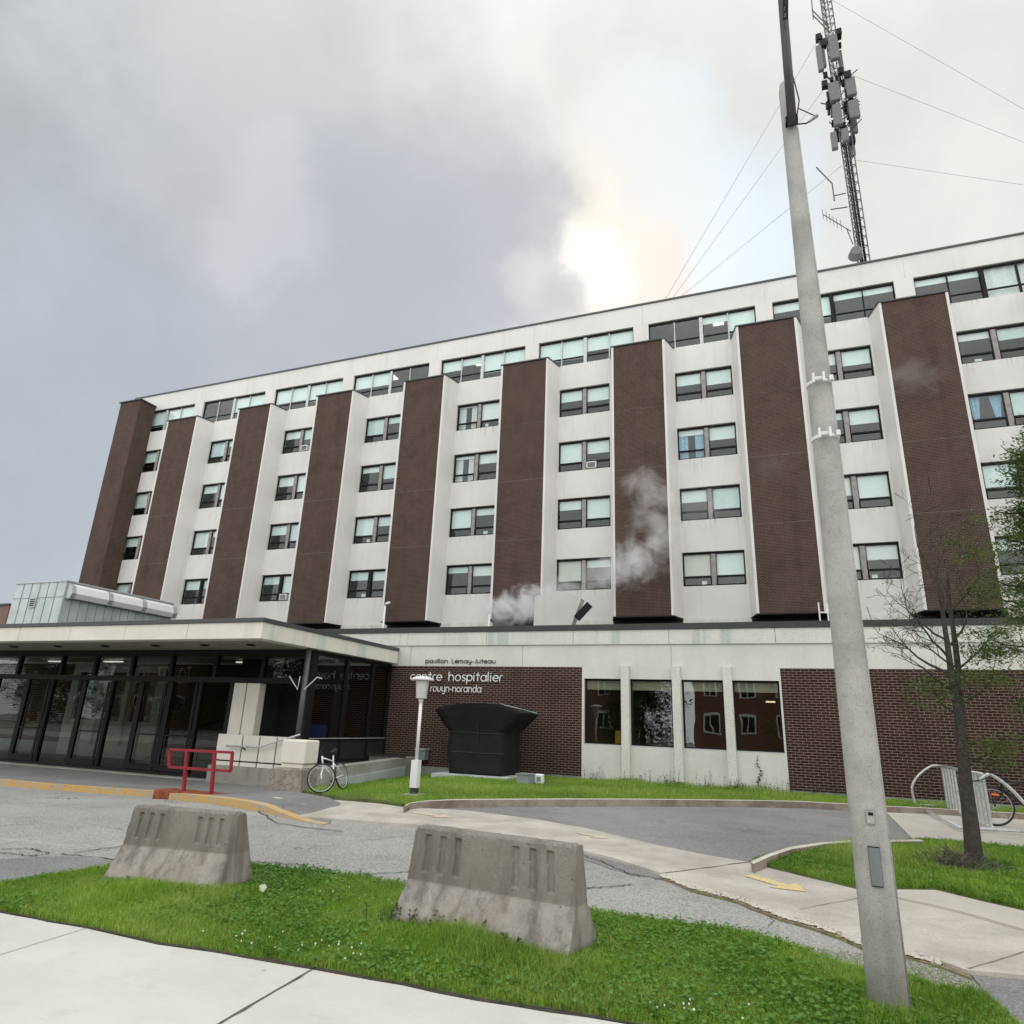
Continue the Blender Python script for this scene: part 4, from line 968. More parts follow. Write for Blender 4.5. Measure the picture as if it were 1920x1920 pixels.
for (x0, y0, x1, y1, Y1) in [(1582, 135, 1920, 267, 42), (1604, 300, 1920, 347, 42), (1560, 0, 1920, 205, 42)]:
    a = on_y(x0, y0, 40); b = on_y(x1, y1, Y1); guy(a, a+(b-a)*1.6)
for (x0, y0, x1, y1) in [(1552, 152, 1262, 558), (1580, 310, 1272, 560), (1540, 60, 1247, 562)]:
    a = on_y(x0, y0, 40); b = on_y(x1, y1, 36); a.x = MXX-.4; a.z = on_y(x0, y0, 40).z; guy(a, b+(b-a)*.05)

# ------------------------------------------------------------------ concrete lamp pole in front
PX_, PYY = .467, 5.34
pole = thing('street_lamp_pole', (PX_, PYY, -1.6), 'tall tapering round concrete pole in the foreground grass', 'utility pole')
mb = MB(); mb.tube([(PX_, PYY, z_) for z_ in (-1.75, -1.2, .3, 2.3, 3.8, 5.3, 5.78, 5.87, 5.90)], [.120, .118, .108, .093, .080, .066, .062, .05, .02], 40); mb.build('shaft', M['pole_concrete'], pole, smooth=True)
mb = MB(); mb.tube([(PX_+.104, PYY-.052, -1.6), (PX_+.096, PYY-.046, .3), (PX_+.083, PYY-.038, 2.3), (PX_+.072, PYY-.032, 3.8), (PX_+.058, PYY-.026, 5.3)], .010, 8); mb.build('conduit', M['pole_concrete'], pole, smooth=True)
top = on_y(1468, 30, 4.9); mid = Vector((PX_+.02, PYY-.09, 5.72))
up_ = on_y(1468, -60, 4.6)
mb = MB(); q0 = Vector((PX_+.015, PYY-.10, 5.28)); q1 = on_y(1467, 0, 4.85); mb.tube([q0, q0.lerp(q1, .5), q1, q0.lerp(q1, 1.5)], [.040, .039, .037, .034], 16); arm = mb.build('arm', plain('dark weathered steel', (.085, .075, .075), .5, .4), pole, smooth=True)
mb = MB(); tp = on_y(1474, 36, 4.86); mb.tube([tp, on_y(1474, -12, 4.70)], .014, 4); 
mb = MB(); a = on_y(1473, 38, 4.85); b = on_y(1473, -40, 4.62); mb.bar(a, b, .045, .02, up=(0, -1, 0)); pl = mb.build('number_plate', plain('black plate', (.02, .02, .022), .5), pole)
# pale characters on the plate, reading upwards
def seg_text(parent, a, b, txt, ln):
    d = (b-a).normalized(); rt = CR.copy(); rt = (rt-d*rt.dot(d)).normalized(); nn = Vector((0, -1, 0)); mb = MB()
    Q = {'S': [(0, 0), (1, 0), (1, .5), (0, .5), (0, 1), (1, 1)], 'T': [(0, 1), (1, 1)], '-': [(.2, .5), (.8, .5)], '1': [(.5, 0), (.5, 1)], '7': [(0, 1), (1, 1), (.4, 0)], 'B': [(0, 0), (0, 1), (.9, 1), (.9, .5), (0, .5), (1, .5), (1, 0), (0, 0)]}
    t = 0
    for ch in txt:
        pts = Q[ch]; base_ = a+d*(t)
        mb.tube([base_+nn*.014+d*(u*.028)-rt*(v*.024-.012) for u, v in pts], .0022, 4); t += .046
    mb.build('plate_characters', M['alu'], parent)
seg_text(pole, a+(b-a).normalized()*.015, b, 'B7-1S', .2)
mb = MB()
mb.box(PX_-.04, PX_+.065, PYY-.13, PYY-.06, 5.30, 5.36)
mb.tube([(PX_+.06, PYY-.10, 5.9), (PX_+.09, PYY-.13, 5.5), (PX_+.05, PYY-.12, 5.3)], .006, 5)
mb.tube([(PX_+.02, PYY-.12, 5.40), (PX_+.04, PYY-.13, 5.24), (PX_+.13, PYY-.13, 5.22), (PX_+.2, PYY-.13, 5.27)], .007, 5)
mb.tube([(PX_+.08, PYY-.12, 5.42), (PX_+.2, PYY-.13, 5.28)], .005, 5)
mb.build('wiring', M['frame'], pole)
MB().tube([(PX_+.15, PYY-.13, 5.23), (PX_+.22, PYY-.13, 5.275)], [.010, .016], 8).build('connector', M['grey_metal'], pole)
for z in (on_y(1531, 712, PYY-.1).z, on_y(1545, 815, PYY-.1).z):
    rr_ = float(np.interp(z, [-1.2, .3, 2.3, 3.8, 5.3], [.118, .108, .093, .080, .066]))+.003
    mb = MB(); mb.lathe((PX_, PYY, z-.014), [(rr_+.002, 0), (rr_+.004, .002), (rr_+.004, .026), (rr_+.002, .028)], 36)
    mb.box(PX_-.055, PX_+.035, PYY-rr_-.022, PYY-rr_-.004, z-.006, z+.022)
    for dx in (-.055, .02): mb.box(PX_+dx, PX_+dx+.018, PYY-rr_-.05, PYY-rr_-.023, z-.035, z+.045)
    mb.box(PX_+rr_*.75, PX_+rr_*.75+.03, PYY-rr_*.75-.03, PYY-rr_*.75+.01, z-.012, z+.03)
    mb.build('strap_clamp', M['white_paint'], pole, bevel=.002)
def poleplate(name, px, y0, y1, wd, mt):
    a = on_y(px, y0, PYY-.13); b = on_y(px, y1, PYY-.13)
    mb = MB(); x = (a.x+b.x)/2-PX_; r_ = .124
    vs = []
    for z in (b.z, a.z):
        for k in range(5): t = x/r_-.5*wd/r_+wd/r_*k/4; vs.append((PX_+math.sin(t)*r_, PYY-math.cos(t)*r_, z))
    mb.add(vs, [(k, k+1, k+6, k+5) for k in range(4)]); o = mb.build(name, mt, pole)
    so = o.modifiers.new('s', 'SOLIDIFY'); so.thickness = .006; so.offset = 1; return o
poleplate('hatch_frame', 1642, 1588, 1663, .067, M['frame']); 
poleplate('access_hatch', 1642, 1590, 1661, .062, plain('grey hatch plate', (.20, .21, .22), .5, .3)).modifiers['s'].thickness = .010
poleplate('label_frame', 1632, 1519, 1546, .05, M['grey_metal']); poleplate('number_tag', 1632, 1521, 1544, .043, M['pole_concrete']).modifiers['s'].thickness = .009
poleplate('tag_print', 1632, 1523, 1529, .028, M['frame']).modifiers['s'].thickness = .012

# ------------------------------------------------------------------ small lamp on the lawn
lp = on_g(776, 1491, .08); lamp = thing('lamp_post', tuple(lp), 'short white lamp post with a wide flat cap on the lawn', 'lamp post')
LX, LY, LZ = lp; zz = lambda y: on_y(780, y, LY).z
MB().box(LX-.17, LX+.17, LY-.17, LY+.17, LZ-.1, LZ+.03).build('footing', M['old_concrete'], lamp)
MB().box(LX-.06, LX+.06, LY-.06, LY+.06, LZ+.03, zz(1478)).build('base', M['dark_metal'], lamp)
MB().box(LX-.075, LX+.075, LY-.075, LY+.075, zz(1477), zz(1425)).build('shroud', M['white_paint'], lamp, bevel=.006)
MB().tube([(LX, LY, zz(1425)), (LX, LY, zz(1312))], .034, 12).build('pole', M['white_paint'], lamp, smooth=True)
MB().lathe((LX, LY, 0), [(.05, zz(1316)), (.05, zz(1310)), (.105, zz(1309)), (.135, zz(1277)), (.10, zz(1276))], 24).build('lantern', plain('translucent lantern', (.55, .56, .54), .4), lamp, smooth=False)
MB().lathe((LX, LY, 0), [(.12, zz(1276.5)), (.24, zz(1275)), (.24, zz(1273)), (.13, zz(1268.5)), (.02, zz(1267.5))], 32).build('cap', M['white_paint'], lamp)

# ------------------------------------------------------------------ tarpaulin covered unit and boxes
cu = thing('covered_unit', (-7.8, 18.1, -1.35), 'tall flared object wrapped in black tarpaulin on a low plinth against the brick wall', 'covered equipment')
F = [(-8.62, -1.31), (-7.07, -1.31), (-7.05, -.80), (-7.05, -.23), (-6.80, .03), (-6.5, .31), (-6.75, .42), (-7.08, .50), (-7.5, .53), (-7.96, .52), (-8.4, .50), (-8.78, .44), (-9.14, .34), (-8.95, .05), (-8.66, -.24), (-8.66, -.8)]
me_ = MB(); n = len(F); nseg = 8
rows = []
for j in range(nseg+1):
    t = j/nseg; y = 17.6+1.25*t; row = []
    for (x, z) in F:
        fl = max(0, (z+.2)/.7); row.append((x+math.sin(z*9+t*7)*.012, y-(.16*fl if j == 0 else 0)+(.05*fl if j == nseg else 0), z+math.cos(x*7+t*5)*.012))
    rows.append(row)
vs = [v for r_ in rows for v in r_]
fs = [(j*n+i, j*n+(i+1) % n, (j+1)*n+(i+1) % n, (j+1)*n+i) for j in range(nseg) for i in range(n)]
# front and back as fans of horizontal strips
def capf(o):
    L = [(0, 1), (15, 2), (14, 3), (13, 4), (12, 5), (11, 6), (10, 7), (9, 8)]
    return [(o+L[k][0], o+L[k][1], o+L[k+1][1], o+L[k+1][0]) for k in range(len(L)-1)]
fs += capf(0)+capf(nseg*n)
me_.add(vs, fs); t_ = me_.build('tarpaulin', M['tarp'], cu)
from mathutils import noise as mnoise
bm = bmesh.new(); bm.from_mesh(t_.data); bmesh.ops.subdivide_edges(bm, edges=bm.edges[:], cuts=7, use_grid_fill=True); bm.normal_update()
for v in bm.verts:
    c = v.co; q = mnoise.noise(Vector((c.x*2.2+c.z*1.3, c.y*2.2, c.z*.7)))*.035+mnoise.noise(Vector((c.x*7-c.z*4, c.y*6, c.z*1.6)))*.016+abs(mnoise.noise(Vector((c.x*3+c.z*5, c.y*4, c.z*3))))*.02
    c += v.normal*q
bm.to_mesh(t_.data); bm.free(); t_.data.shade_smooth()
mb = MB()
for z in (-.24, -.75): mb.tube([(-8.64, 17.585, z), (-7.8, 17.58, z-.01), (-7.04, 17.585, z)], .009, 6)
mb.tube([(-7.85, 17.55, .1), (-7.82, 17.582, -.24), (-7.85, 17.585, -.75)], .007, 6)
mb.build('seam_cord', plain('worn tarpaulin seam', (.035, .034, .034), .7), cu)
MB().tube(curve_smooth([(-7.15, 17.50, .515), (-6.85, 17.9, .44), (-6.52, 18.7, .33)], 4), .03, 6).build('top_fold', M['grey_metal'], cu)
MB().box(-8.98, -6.78, 17.25, 19.0, -1.5, -1.315).build('plinth', m_concrete('pale plinth', (.42, .46, .47), (.5, .54, .55), .1, .2), cu, bevel=.01)
for (a0, b0, y0, y1, z1, nm, lab, mt) in [((965, 1470), (1001, 1470), 1452, 1472, 0, 'utility_box', 'flat topped blue grey box in the grass right of the covered unit', M['grey_metal'])]:
    p = on_g(968, 1470, .08); q2 = on_g(999, 1470, .08)
    t = thing(nm, tuple(p), lab, 'utility box'); h = on_y(968, 1452, p.y).z
    MB().box(p.x, q2.x, p.y, p.y+.4, p.z-.05, h).build('body', mt, t, bevel=.01); MB().box(p.x-.02, q2.x+.02, p.y-.02, p.y+.42, h+.002, h+.025).build('lid', M['grey_metal'], t)
p = on_g(1008, 1470, .08); t = thing('floodlight', tuple(p), 'small white square floodlight on the grass beside the grey box', 'floodlight')
MB().box(p.x-.10, p.x+.13, p.y, p.y+.15, p.z, p.z+.23).build('housing', M['white_paint'], t, bevel=.03, seg=3); MB().box(p.x-.02, p.x+.08, p.y-.012, p.y-.001, p.z+.07, p.z+.17).build('lens', M['grey_metal'], t)
mb = MB()
# ------------------------------------------------------------------ jersey barriers
def barrier(loc, rz, L, label, seed, sl=0., H=.80):
    t = thing('concrete_barrier', loc, label, 'concrete barrier', 'concrete barriers on the grass verge', rz)
    bm = bmesh.new(); prof = [(.285, -.12), (.285, .06), (.105, .36), (.065, H-.02), (.05, H), (-.05, H), (-.065, H-.02), (-.105, .36), (-.285, .06), (-.285, -.12)]
    nx_ = 150; rows_ = []
    # finer profile
    fp = []
    for (a, b), (c, d) in zip(prof, prof[1:]+prof[:1]):
        k = max(1, int(math.hypot(a-c, b-d)/.018))
        for i in range(k): fp.append((a+(c-a)*i/k, b+(d-b)*i/k))
    slots = [.10, .20, .30, .66, .76, .86]
    for i in range(nx_+1):
        u = i/nx_; x = u*L; r_ = []
        for (y, z) in fp:
            yy = y
            if y < 0 and .42 < z < H-.07:
                for s_ in slots:
                    if abs(u-s_+(.03*(z-.58))) < .019: yy += .020
            zz_ = max(z, 0)
            r_.append(bm.verts.new((x+(L/2-x)*0+(.5-u)*sl*zz_, yy, z)))
        rows_.append(r_)
    m_ = len(fp)
    for i in range(nx_):
        for j in range(m_): bm.faces.new((rows_[i][j], rows_[i+1][j], rows_[i+1][(j+1) % m_], rows_[i][(j+1) % m_]))
    for r_ in (rows_[0], rows_[-1]):
        k = m_//2
        f_ = bm.faces.new(r_); bmesh.ops.triangulate(bm, faces=[f_])
    bmesh.ops.recalc_face_normals(bm, faces=bm.faces)
    rg = random.Random(seed)
    from mathutils import noise as mn
    for v in bm.verts:
        c = v.co; e = min(c.x, L-c.x); edge = 1 if e < .03 else 0
        nv = mn.noise(Vector((c.x*9+seed, c.y*9, c.z*9))); n2 = mn.noise(Vector((c.x*30+seed, c.y*30, c.z*30)))
        a_ = .0014+.007*(edge or c.z > H-.03); v.co += Vector((nv, n2, -abs(nv)))*a_
        if c.z > H-.03 and e < .07: v.co += Vector((0, 0, -abs(n2)*.05))
    dv = Vector((math.cos(rz), math.sin(rz))); nv_ = Vector((-dv.y, dv.x)); o2 = Vector(loc[:2])
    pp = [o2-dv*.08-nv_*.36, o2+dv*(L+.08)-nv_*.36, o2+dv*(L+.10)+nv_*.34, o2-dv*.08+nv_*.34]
    sheet('soil_and_shade', [tuple(p+Vector((rg.uniform(-.03, .03), rg.uniform(-.02, .02)))) for a_, b_ in zip(pp, pp[1:]+pp[:1]) for p in [a_+(b_-a_)*k/6 for k in range(6)]], .041, M['soil'], .01)  # contact shade round the barrier foot, put into a dark soil-coloured sheet
    me = bpy.data.meshes.new('barrier_body'); bm.to_mesh(me); bm.free(); me.materials.append(M['barrier'])
    o = bpy.data.objects.new('barrier_body', me); C.objects.link(o); o.parent = t
    return t
def m_barrier():
    def fn(b):
        v = obj_co(b); s = b.n('ShaderNodeSeparateXYZ', {0: v})
        n = b.noise(v, 3.2, 7, .7); c = b.mix(b.mr(n, .3, .7), (.29, .27, .24), (.42, .395, .355))
        st = b.noise(scalev(b, v, (7, 7, .7)), 1.0, 6, .65); c = b.mix(b.math('MULTIPLY', b.mr(st, .44, .68), .75), c, (.12, .112, .095)); br_ = b.noise(v, 1.7, 4, .6); c = b.mix(b.math('MULTIPLY', b.mr(br_, .5, .7), .4), c, (.20, .155, .12))
        up = b.mr(s.outputs[2], .34, .38); c = b.mix(b.math('MULTIPLY', up, .55), c, (.165, .155, .13))
        sp = b.noise(v, 60, 4, .75); c = b.mix(b.math('MULTIPLY', b.mr(sp, .52, .75), .5), c, (.07, .065, .06))
        pk = b.noise(v, 5, 5, .6); c = b.mix(b.math('MULTIPLY', b.math('MULTIPLY', b.mr(pk, .55, .7), b.math('SUBTRACT', 1., up)), .4), c, (.42, .33, .29))
        pit = b.n('ShaderNodeTexVoronoi', {'Vector': v, 'Scale': 16., 'Randomness': 1.}).outputs[0]; hole = b.mr(pit, .10, .06)
        hole = b.math('MULTIPLY', hole, b.math('GREATER_THAN', b.noise(v, 6, 2), .56)); c = b.mix(hole, c, (.03, .03, .028))
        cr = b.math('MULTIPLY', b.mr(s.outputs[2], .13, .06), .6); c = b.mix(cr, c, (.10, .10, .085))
        setc(b, c); bump(b, b.math('SUBTRACT', sp, b.math('MULTIPLY', hole, 2.)), .6, .008)
    return mat('weathered barrier concrete', fn, Roughness=.95, **{'Specular IOR Level': .2})
M['barrier'] = m_barrier()
bL = on_g(757, 1730, .03); bR = on_g(1064, 1797, .03)
a = math.atan2(bR.y-bL.y, bR.x-bL.x)
nrm = Vector((-math.sin(a), math.cos(a), 0))*.285
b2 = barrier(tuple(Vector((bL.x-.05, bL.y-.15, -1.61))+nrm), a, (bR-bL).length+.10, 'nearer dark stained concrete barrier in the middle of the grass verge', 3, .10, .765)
bL = on_g(212, 1652, .03); bR = on_g(440, 1678, .03); a = math.atan2(bR.y-bL.y, bR.x-bL.x); nrm = Vector((-math.sin(a), math.cos(a), 0))*.285
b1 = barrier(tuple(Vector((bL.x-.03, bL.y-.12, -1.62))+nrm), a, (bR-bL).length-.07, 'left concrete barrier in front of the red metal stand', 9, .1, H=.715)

# ------------------------------------------------------------------ red stand
Yr = 11.75
def RP(x, y): return on_y(x, y, Yr)
rs = thing('red_stand', (RP(370, 1490).x, Yr, -1.72), 'red tubular steel frame standing on a rusty box base', 'metal stand')
mb = MB(); w_ = .05
o1, o2, o3, o4 = RP(318, 1405), RP(436, 1411), RP(432, 1446), RP(317, 1438)
for p, q in ((o1, o2), (o2, o3), (o3, o4), (o4, o1)): mb.bar(p, q, w_, w_)
mb.bar(RP(351, 1404), RP(344, 1486), .06, .06); mb.bar(RP(403, 1408), RP(396, 1490), .06, .06); mb.build('frame', M['red_paint'], rs)
a, b = RP(295, 1500), RP(414, 1505)
MB().box(a.x, b.x, Yr-.15, Yr+.35, -1.85, RP(350, 1484).z).build('box_base', M['rust'], rs, bevel=.03)

# ------------------------------------------------------------------ bicycles
def bicycle(loc, rz, lean, label, fr_col, steer=.5, orange=False, sc=1.):
    t = thing('bicycle', loc, label, 'bicycle', None, 0); pass
    t.rotation_euler = (lean, 0, rz); t.scale = (sc, sc, sc)
    r = .335; A = Vector((0, 0, r)); B = Vector((1.03, 0, r))       # front wheel at the origin, rear at 1.03
    bb = Vector((.58, 0, .29)); seat = Vector((.76, 0, .84)); hd = Vector((.20, 0, .80)); hd2 = Vector((.165, 0, .66))
    def wheel(c, st):
        ax = Vector((math.sin(st), math.cos(st), 0))
        ty = MB().torus(c, ax, r-.02, .019, 40, 8).build('wheel', M['black'], t, world=False, smooth=True)
        MB().torus(c, ax, r-.042, .011, 40, 6).build('rim', M['alu'], ty, world=False, smooth=True)
        mb = MB(); u = ax.orthogonal().normalized(); v = ax.cross(u)
        for k in range(20):
            e = u*math.cos(k*PI/10)+v*math.sin(k*PI/10); mb.tube([c+ax*(.03 if k % 2 else -.03), c+e*(r-.045)], .0016, 3, False)
        mb.tube([c-ax*.05, c+ax*.05], .018, 8); mb.build('spokes', M['galv'], ty, world=False)
    wheel(A, steer); wheel(B, 0)
    mb = MB()
    for p, q, rad in ((hd, seat-Vector((.06, 0, .14)), .018), (hd2, bb, .021), (bb, seat, .017), (hd+Vector((-.01, 0, .04)), hd2, .02)): mb.tube([p, q], rad, 10)
    for s in (-.05, .05):
        mb.tube([seat-Vector((.04, 0, .18)), B+Vector((0, s, 0))], .010, 8); mb.tube([bb, B+Vector((0, s, 0))], .011, 8)
    mb.build('frame', fr_col, t, world=False, smooth=True)
    mb = MB(); ax = Vector((math.sin(steer), math.cos(steer), 0))
    for s in (-.055, .055): mb.tube(curve_smooth([hd2+ax*s*.6, hd2+ax*s+Vector((-.03, 0, -.12)), A+ax*s+Vector((.02, 0, .1)), A+ax*s], 4), .012, 8)
    mb.build('fork', fr_col, t, world=False, smooth=True)
    mb = MB(); h0 = hd+Vector((-.03, 0, .16)); mb.tube([hd, h0], .014, 8); mb.tube([h0-ax*.30+Vector((.06, 0, .03)), h0-ax*.12, h0+ax*.12, h0+ax*.30+Vector((.06, 0, .03))], .014, 8)
    mb.build('handlebar', M['black'], t, world=False, smooth=True)
    mb = MB(); sd_ = seat+Vector((.03, 0, .08)); mb.tube([sd_+Vector((-.16, 0, .0)), sd_, sd_+Vector((.10, 0, .02))], [.02, .05, .075], 10); mb.tube([seat, sd_], .013, 8); mb.build('saddle', M['black'], t, world=False, smooth=True)
    mb = MB(); mb.torus(bb+Vector((0, .05, 0)), (0, 1, 0), .085, .006, 24, 5); mb.tube([bb+Vector((0, .07, 0)), bb+Vector((.1, .08, -.13))], .01, 6); mb.tube([bb-Vector((0, .07, 0)), bb+Vector((-.1, -.08, .13))], .01, 6)
    mb.box(bb.x+.07, bb.x+.15, .08, .16, bb.z-.145, bb.z-.12); mb.box(bb.x-.15, bb.x-.07, -.16, -.08, bb.z+.12, bb.z+.145); mb.build('crankset', M['black'], t, world=False)
    if orange: MB().tube([A+Vector((-.02, -.03, .21)), A+Vector((.10, -.03, .20))], .02, 8).build('reflector', M['orange'], t, world=False)
    return t
bf = on_g(606, 1490, .06); bk = Vector((-8.88, 13.75, 0))
d = (bk-bf); rz = math.atan2(d.y, d.x)
bicycle((bf.x, bf.y, gz(bf.x, bf.y)+.09), rz, R(-17), 'white framed bicycle leaning on the low wall by the cream block', M['white_paint'], .95, sc=.84)
bf = on_z(1862, 1548, -1.42)
bicycle((3.45, 15.6, -1.42), R(5), R(3), 'black bicycle with an orange reflector parked in the galvanised rack', M['black'], .0, True)

# ------------------------------------------------------------------ bicycle rack
rk = thing('bicycle_rack', (3.1, 16.5, -1.42), 'galvanised tube bicycle rack with upright slats on the concrete pad', 'bicycle rack')
zr = -1.36
ya, yb_ = 18.35, 14.35
ap1 = on_y(1752, 1435, ya); ap2 = on_y(1843, 1449, yb_); xc_ = 3.12
mb = MB()
mb.tube(curve_smooth([(2.58, ya, zr), (2.56, ya, zr+.36), (2.72, ya, zr+.62), (2.98, ya, ap1.z-.03), (xc_+.03, ya-.1, ap1.z), (xc_+.03, ya-.4, ap1.z)], 5), .026, 10)
mb.tube([(xc_+.03, ya-.3, ap1.z), (xc_+.03, yb_+.3, ap1.z)], .026, 10)
mb.tube(curve_smooth([(xc_-.12, yb_+.1, ap1.z-.17), (xc_-.04, yb_, ap1.z-.05), (xc_+.10, yb_, ap1.z-.0), (xc_+.34, yb_, ap1.z-.2), (xc_+.52, yb_, ap1.z-.45), (xc_+.58, yb_+.05, zr+.3), (xc_+.60, yb_+.1, zr)], 5), .027, 10)
mb.tube([(2.58, ya, zr), (2.62, yb_-.1, zr)], .024, 8); mb.tube([(2.58, ya, zr), (xc_+.05, ya+.3, zr)], .024, 8); mb.tube([(xc_+.05, ya+.3, zr), (xc_+.05, yb_+.2, zr)], .024, 8); mb.tube([(2.62, yb_-.1, zr), (xc_+.6, yb_+.1, zr)], .024, 8)
mb.build('tube_frame', M['galv'], rk, smooth=True)
for k in range(13):
    y = ya-.25-k*.285
    if 5 <= k <= 6: continue
    MB().box(xc_+.02, xc_+.06, y-.05, y+.05, zr+.02, ap1.z-.015).build('slat', M['galv'], rk)

# ------------------------------------------------------------------ vegetation
def scatter(poly, n, seed):
    r_ = np.random.default_rng(seed); P = np.array(poly); lo = P.min(0); hi = P.max(0); out = np.zeros((0, 2))
    x0, y0 = P[:, 0], P[:, 1]; x1, y1 = np.roll(x0, -1), np.roll(y0, -1)
    while len(out) < n:
        q = lo+(hi-lo)*r_.random((n, 2)); ins = np.zeros(n, bool)
        for a0, b0, a1, b1 in zip(x0, y0, x1, y1):
            c = ((b0 > q[:, 1]) != (b1 > q[:, 1])) & (q[:, 0] < (a1-a0)*(q[:, 1]-b0)/(b1-b0+1e-12)+a0); ins ^= c
        out = np.vstack([out, q[ins]])
    return out[:n], r_
def gzn(X, Y):
    t = np.clip((X+12.5)/4.5, 0, 1); s = np.clip((Y-6)/8, 0, 1); s = s*s*(3-2*s); return -1.6+s*(-.25+.4*t)
def ls_noise(X, Y, seed):
    r_ = np.random.default_rng(seed); v = np.zeros_like(X)
    for k in range(14):
        f = .6*1.35**k; a, b, c = r_.uniform(-1, 1, 2).tolist()+[r_.uniform(0, 6)]; L = math.hypot(a, b)+1e-6; v += np.sin(f*(a*X+b*Y)/L*2+c)/(1.12**k)
    return v/4
def mesh_np(name, V, Fs, tint, mt, kind='stuff', smooth=False):
    """V (n,3); Fs list of (m,k) index arrays"""
    me = bpy.data.meshes.new(name); me.vertices.add(len(V)); me.vertices.foreach_set('co', V.astype(np.float32).ravel())
    loops = np.concatenate([f.ravel() for f in Fs]); tot = np.concatenate([np.full(len(f), f.shape[1]) for f in Fs])
    me.loops.add(len(loops)); me.loops.foreach_set('vertex_index', loops.astype(np.int32)); me.polygons.add(len(tot))
    st = np.concatenate([[0], np.cumsum(tot)[:-1]]); me.polygons.foreach_set('loop_start', st.astype(np.int32)); me.polygons.foreach_set('loop_total', tot.astype(np.int32))
    at = me.attributes.new('tint', 'FLOAT', 'POINT'); at.data.foreach_set('value', tint.astype(np.float32))
    me.update(calc_edges=True); me.validate(); me.materials.append(mt)
    o = bpy.data.objects.new(name, me); C.objects.link(o)
    if kind: o['kind'] = kind
    return o
def grass(name, poly, n, h0, h1, wd, o, seed, holes=(), label='', tall=()):
    q, r_ = scatter(poly, n, seed)
    for hx, hy, hr in holes: q = q[(q[:, 0]-hx)**2+(q[:, 1]-hy)**2 > hr*hr]
    n = len(q); X, Y = q[:, 0], q[:, 1]; Z = gzn(X, Y)+o
    nz = ls_noise(X, Y, seed); h = (h0+(h1-h0)*r_.random(n)**1.5)*np.clip(1+.6*nz, .45, 2)
    for tx, ty, tr, tm in tall: h *= 1+tm*np.exp(-((X-tx)**2+(Y-ty)**2)/tr**2)
    az = r_.uniform(0, 2*PI, n); ln = h*r_.uniform(.1, .9, n); wv = wd*r_.uniform(.6, 1.4, n)
    dx, dy = np.cos(az), np.sin(az); sx, sy_ = -dy, dx; a2 = r_.uniform(0, PI, n); sx, sy_ = np.cos(a2), np.sin(a2)
    V = np.zeros((n, 5, 3))
    V[:, 0] = np.stack([X-sx*wv, Y-sy_*wv, Z-.01], 1); V[:, 1] = np.stack([X+sx*wv, Y+sy_*wv, Z-.01], 1)
    mx, my, mz = X+dx*ln*.35, Y+dy*ln*.35, Z+h*.6
    V[:, 2] = np.stack([mx+sx*wv*.8, my+sy_*wv*.8, mz], 1); V[:, 3] = np.stack([mx-sx*wv*.8, my-sy_*wv*.8, mz], 1)
    V[:, 4] = np.stack([X+dx*ln, Y+dy*ln, Z+h*np.maximum(.55, 1-ln/h*.4)], 1)
    b = np.arange(n)[:, None]*5
    n3 = ls_noise(X*3.1, Y*3.1, seed+9); tint = np.clip(r_.random(n)**2.2+np.clip(nz*.6, -.2, .5)+np.clip(n3*.5-.05, 0, .5), 0, 1)
    o_ = mesh_np(name, V.reshape(-1, 3), [b+np.array([[0, 1, 2, 3]]), b+np.array([[3, 2, 4]])], np.repeat(tint, 5), M['grass'])
    tag(o_, label, 'grass'); return o_
def clovers(name, poly, n, o, seed, label, thr=-.1):
    q, r_ = scatter(poly, n, seed); nz = ls_noise(q[:, 0], q[:, 1], seed+1); q = q[nz+r_.normal(0, .25, len(q)) > thr]; n = len(q)
    X, Y = q[:, 0], q[:, 1]; Z = gzn(X, Y)+o+r_.uniform(.01, .055, n); s = r_.uniform(.008, .017, n)
    tl = r_.uniform(-.5, .5, (n, 2)); k = 6; V = np.zeros((n, k, 3))
    for j in range(k):
        t = 2*PI*j/k; cx_, cy_ = np.cos(t)*s, np.sin(t)*s; V[:, j] = np.stack([X+cx_, Y+cy_, Z+cx_*tl[:, 0]+cy_*tl[:, 1]], 1)
    o_ = mesh_np(name, V.reshape(-1, 3), [np.arange(n)[:, None]*k+np.arange(k)[None]], np.repeat(r_.random(n)**2, k), M['clover']); tag(o_, label, 'clover'); return o_
bars = [(-3.0, 5.7, .5, .9), (-2.4, 5.25, .35, .7), (-1.9, 5.1, .3, .9), (-1.45, 5.1, .3, .5), (-5.6, 5.15, .4, .7), (-4.8, 5.25, .35, 1.), (.47, 5.1, .2, 1.0)]
vis_verge = [p for p in verge_poly if p[0] > -13]
grass('grass', vis_verge, 250000, .022, .066, .0021, .035, 11, label='bright green mown grass of the verge around the barriers', tall=bars+[(-2.2, 4.98, .25, .9), (-2.6, 5.15, .2, 1.2), (-5.3, 5.05, .25, .9)], holes=((.47, 5.34, .11),))
clovers('clover', vis_verge, 30000, .035, 21, 'dark green clover leaves mixed in the verge grass')
grass('grass', lawn_poly, 110000, .03, .10, .0035, .08, 12, label='green grass lawn between the curb and the podium wall', tall=[(x, 19.3, .5, 1.4) for x in (-4, -2.8, -1.6, -.8)])
grass('grass', [p for p in isl_poly], 90000, .035, .11, .0028, .06, 13, label='lush green grass of the island around the bare tree', tall=((1.5, 10.2, .8, .4),), holes=((2.1, 10.6, .42), (1.8, 10.2, .25)))
clovers('clover', isl_poly, 25000, .06, 23, 'broad leafed weeds in the grass island by the tree', -.2)
gp = G([(1480, 1775), (1620, 1790), (1700, 1795), (1815, 1825), (1880, 1905), (1790, 1870), (1640, 1840)])
grass('weeds', gp, 1500, .02, .06, .002, .0, 31, label='sparse yellowish weeds in the gravel right of the pole')
